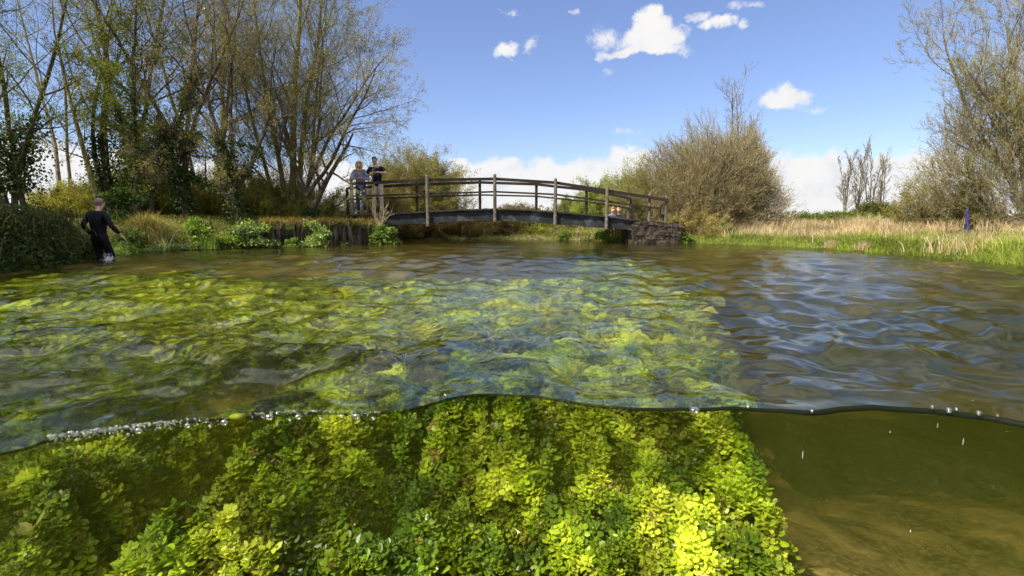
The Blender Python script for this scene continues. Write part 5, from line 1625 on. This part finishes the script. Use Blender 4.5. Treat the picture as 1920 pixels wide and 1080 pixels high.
# ------------------------------------------------------------------ brick building far left behind the hedge
m, nt = newmat('red_brick')
bt = nt.nodes.new('ShaderNodeTexBrick'); bt.inputs['Scale'].default_value = 5.0
bt.inputs['Color1'].default_value = (0.26, 0.10, 0.06, 1); bt.inputs['Color2'].default_value = (0.36, 0.16, 0.09, 1); bt.inputs['Mortar'].default_value = (0.3, 0.25, 0.2, 1)
nt.links.new(texco(nt), bt.inputs['Vector'])
out(nt, princ(nt, bt.outputs[0], .9, .1).outputs[0]); M['brick'] = m
M['tile'] = simple_mat('clay_tile', (0.34, 0.15, 0.09), .8, .2, 5, .4)
def cottage(px0, px1, Y, yr, ye, lab, depth=5.0):
    a, b = at(px0, ye, Y), at(px1, ye, Y)
    zr = at(px0, yr, Y).z; ze = a.z
    root = empty('brick_building', ((a.x + b.x) / 2, Y + depth / 2, 0)); tag(root, lab, 'building')
    mb = MB(); mb.box(((a.x + b.x) / 2, Y + depth / 2, ze / 2), (b.x - a.x, depth, ze)); 
    ym = Y + depth / 2
    V = [[a.x, Y, ze], [a.x, Y + depth, ze], [a.x, ym, zr - .06], [b.x, Y, ze], [b.x, Y + depth, ze], [b.x, ym, zr - .06]]
    mb.add(V, [[0, 2, 1], [3, 4, 5]]); mb.build('wall', M['brick'], root)
    for s in (-1, 1):
        mb = MB()
        y0 = ym + s * (depth / 2 + .25); z0 = ze - .1
        for k in range(14):      # overlapping tile courses
            t0, t1 = k / 14, (k + 1) / 14
            ya, yb = y0 + (ym - y0) * t0, y0 + (ym - y0) * t1; za, zb_ = z0 + (zr - z0) * t0, z0 + (zr - z0) * t1
            mb.add([[a.x - .2, ya, za + .05], [b.x + .2, ya, za + .05], [b.x + .2, yb, zb_ + .02], [a.x - .2, yb, zb_ + .02], [a.x - .2, ya, za], [b.x + .2, ya, za], [b.x + .2, yb, zb_], [a.x - .2, yb, zb_]],
                   [[0, 1, 2, 3], [4, 7, 6, 5], [0, 4, 5, 1], [1, 5, 6, 2], [2, 6, 7, 3], [3, 7, 4, 0]])
        mb.build('roof', M['tile'], root)
cottage(-60, 26, 20.0, 396, 418, 'red brick building with tiled roof half hidden behind the far left hedge', 4.0)
cottage(58, 92, 24.0, 408, 420, 'smaller brown roofed building between the leafy tree and the wader', 4.0)
# ------------------------------------------------------------------ bubbles and leaf on the cut edge of the water
m, nt = newmat('bubble')
gl = nt.nodes.new('ShaderNodeBsdfGlossy'); gl.inputs['Roughness'].default_value = .12
tr = nt.nodes.new('ShaderNodeBsdfTransparent'); tr.inputs[0].default_value = (.96, .98, .9, 1)
lw = nt.nodes.new('ShaderNodeLayerWeight'); lw.inputs[0].default_value = .45
mx = nt.nodes.new('ShaderNodeMixShader')
nt.links.new(mth(nt, 'ADD', mth(nt, 'MULTIPLY', mth(nt, 'POWER', lw.outputs['Facing'], 2.0), .8), .17), mx.inputs[0]); nt.links.new(tr.outputs[0], mx.inputs[1]); nt.links.new(gl.outputs[0], mx.inputs[2])
out(nt, mx.outputs[0]); M['bubble'] = m
def edge_point(px, py, dz=0.0, dyy=-.012):
    d = pxdir(px, py); a = d.x / d.y
    Y = float(edge_Y(np.array([a]))[0]) + dyy
    return at(px, py, Y)
def sphere_to(mb, c, r, n=10, sq=(1, 1, 1)):
    th = np.linspace(0, np.pi, n // 2 + 2)[1:-1]; ph = np.linspace(0, 2 * np.pi, n, endpoint=False)
    V = np.array([[np.sin(t) * np.cos(p), np.sin(t) * np.sin(p), np.cos(t)] for t in th for p in ph] + [[0, 0, 1], [0, 0, -1]]) * r * np.array(sq) + np.array([*c])
    k = len(th); F4 = [[i * n + j, (i + 1) * n + j, (i + 1) * n + (j + 1) % n, i * n + (j + 1) % n] for i in range(k - 1) for j in range(n)]
    F3 = [[k * n, j, (j + 1) % n] for j in range(n)] + [[k * n + 1, (k - 1) * n + (j + 1) % n, (k - 1) * n + j] for j in range(n)]
    mb.add(V, F4); mb.n -= len(V); mb.v.pop() ; mb.c.pop()
    mb.v.append(V.astype(np.float32)); mb.c.append(np.ones((len(V), 3), np.float32)); mb.f.append(np.array(F3) + mb.n); mb.m.append(np.zeros(len(F3), np.int32)); mb.n += len(V)
mb = MB()
def eline(px): return np.interp(px, [e[0] for e in edge_px], [e[1] for e in edge_px])
for k in range(620):
    px = random.choice([random.uniform(88, 470), random.uniform(470, 712), random.uniform(90, 330)])
    off = abs(random.gauss(0, 6.5)) * random.choice([.6, 1, 1.6]) + 1
    sphere_to(mb, edge_point(px, eline(px) + off - 3), random.choice([random.uniform(.001, .003), random.uniform(.001, .003), random.uniform(.002, .005)]) * (1.0 if px < 400 else .8), 10)
for px in (235, 262, 300, 345, 395, 425, 505, 540, 560, 598, 640, 668, 700):
    sphere_to(mb, edge_point(px + random.uniform(-6, 6), eline(px) + random.uniform(7, 16)), random.uniform(.006, .014), 16, (1.1, .6, .8))
o = mb.build('froth', M['bubble'], smooth_=True); tag(o, 'line of tiny bright bubbles strung along the left half of the waterline', 'bubbles', kind='stuff')
for px, dy_, r, lab in ((1302, 0, .017, 'largest air bubble on the waterline, right of the middle of the photo'), (1779, 2, .010, 'larger of two bubbles close together on the waterline at far right'),
                       (1793, -2, .006, 'smaller bubble right beside a larger one on the waterline at far right'), (1835, 1, .0085, 'rightmost round bubble on the dark waterline'),
                       (1748, -1, .0065, 'single small bubble left of the pair on the dark waterline'), (1402, -3, .0065, 'small bubble above the right edge of the bright waterweed'),
                       (1522, 2, .006, 'small bubble where the waterline dips beyond the waterweed'), (1870, 0, .005, 'tiny bubble near the right end of the waterline'),
                       (818, -8, .006, 'small bubble on the rising waterline left of its crest'), (834, -10, .0055, 'small bubble just right of another on the rising waterline')):
    mb = MB(); c = edge_point(px, eline(px) + dy_ + 3, 0, -.018); sphere_to(mb, c, r, 16, (1.15, .9, .8) if px == 1302 else (1, 1, 1))
    o = mb.build('air_bubble', M['bubble'], smooth_=True); tag(o, lab, 'bubble', 'bubbles on the waterline')
# floating yellow leaf
c = edge_point(445, 783, 0, -.02)
mb = MB(); n = 14; th = np.linspace(0, 2 * np.pi, n, endpoint=False)
rimx = np.cos(th) * .030; rimz = np.sin(th) * .016 * (1 + .15 * np.cos(th))
V = np.concatenate([[[0, -.006, 0]], np.stack([rimx, np.zeros(n), rimz], -1), [[0, .004, 0]]]) + np.array([*c])
F = [[0, 1 + j, 1 + (j + 1) % n] for j in range(n)] + [[n + 1, 1 + (j + 1) % n, 1 + j] for j in range(n)]
mb.add(V, F, col=(0.30, 0.36, 0.02)); o = mb.build('floating_leaf', M['weed'], smooth_=True)
tag(o, 'round yellow green leaf caught among the bubbles on the waterline', 'leaf')
# specks drifting in the water
mb = MB()
for px, py, l in ((1758, 798, 9), (1806, 828, 14), (1505, 853, 16), (1707, 996, 5), (1669, 810, 4)):
    c = at(px, py, 2.05); sphere_to(mb, c, .0022, 8, (1, 1, l * .55))
for _ in range(60):
    c = at(random.uniform(1430, 1915), random.uniform(790, 1070), random.uniform(2.0, 2.3)); sphere_to(mb, c, random.uniform(.0006, .0013), 6)
o = mb.build('drifting_specks', M['foam']); tag(o, 'pale specks of debris drifting in the murky water at the right', 'debris', kind='stuff')
# single sprig of larger weed at the lower left
def weed_sprig(px, py, Y, h, lab):
    b = at(px, py, Y); rt = empty('weed_sprig', b); tag(rt, lab, 'water plant')
    pts = np.array([[b.x, b.y, b.z], [b.x + .01, b.y, b.z + h * .35], [b.x + .005, b.y, b.z + h * .7], [b.x + .03, b.y, b.z + h]])
    mb = MB(); mb.tube(pts, [.005, .0045, .004, .002], 6, col=(.35, .40, .10)); mb.build('stem', M['weed'], rt, True)
    mb = MB(); n = 16; t = rng.uniform(.1, 1, n)
    P = np.stack([np.interp(t, [0, .35, .7, 1], pts[:, k]) for k in range(3)], -1)
    th = rng.uniform(0, 6.28, n); D = np.stack([np.cos(th), np.sin(th) * .6 - .3, rng.uniform(0, .9, n)], -1); N = np.tile([0, -.6, .6], (n, 1)) + rng.normal(0, .3, (n, 3))
    leaves_to(mb, P, D, N, rng.uniform(.035, .065, n), .028, pick([(0.35, 0.40, 0.08), (0.45, 0.45, 0.12)], n), hexa=True, fold=-.05); mb.build('leaves', M['weed'], rt)
weed_sprig(62, 1075, 1.72, .19, 'lone pale sprig with larger leaves rising from the dark weed at the lower left')
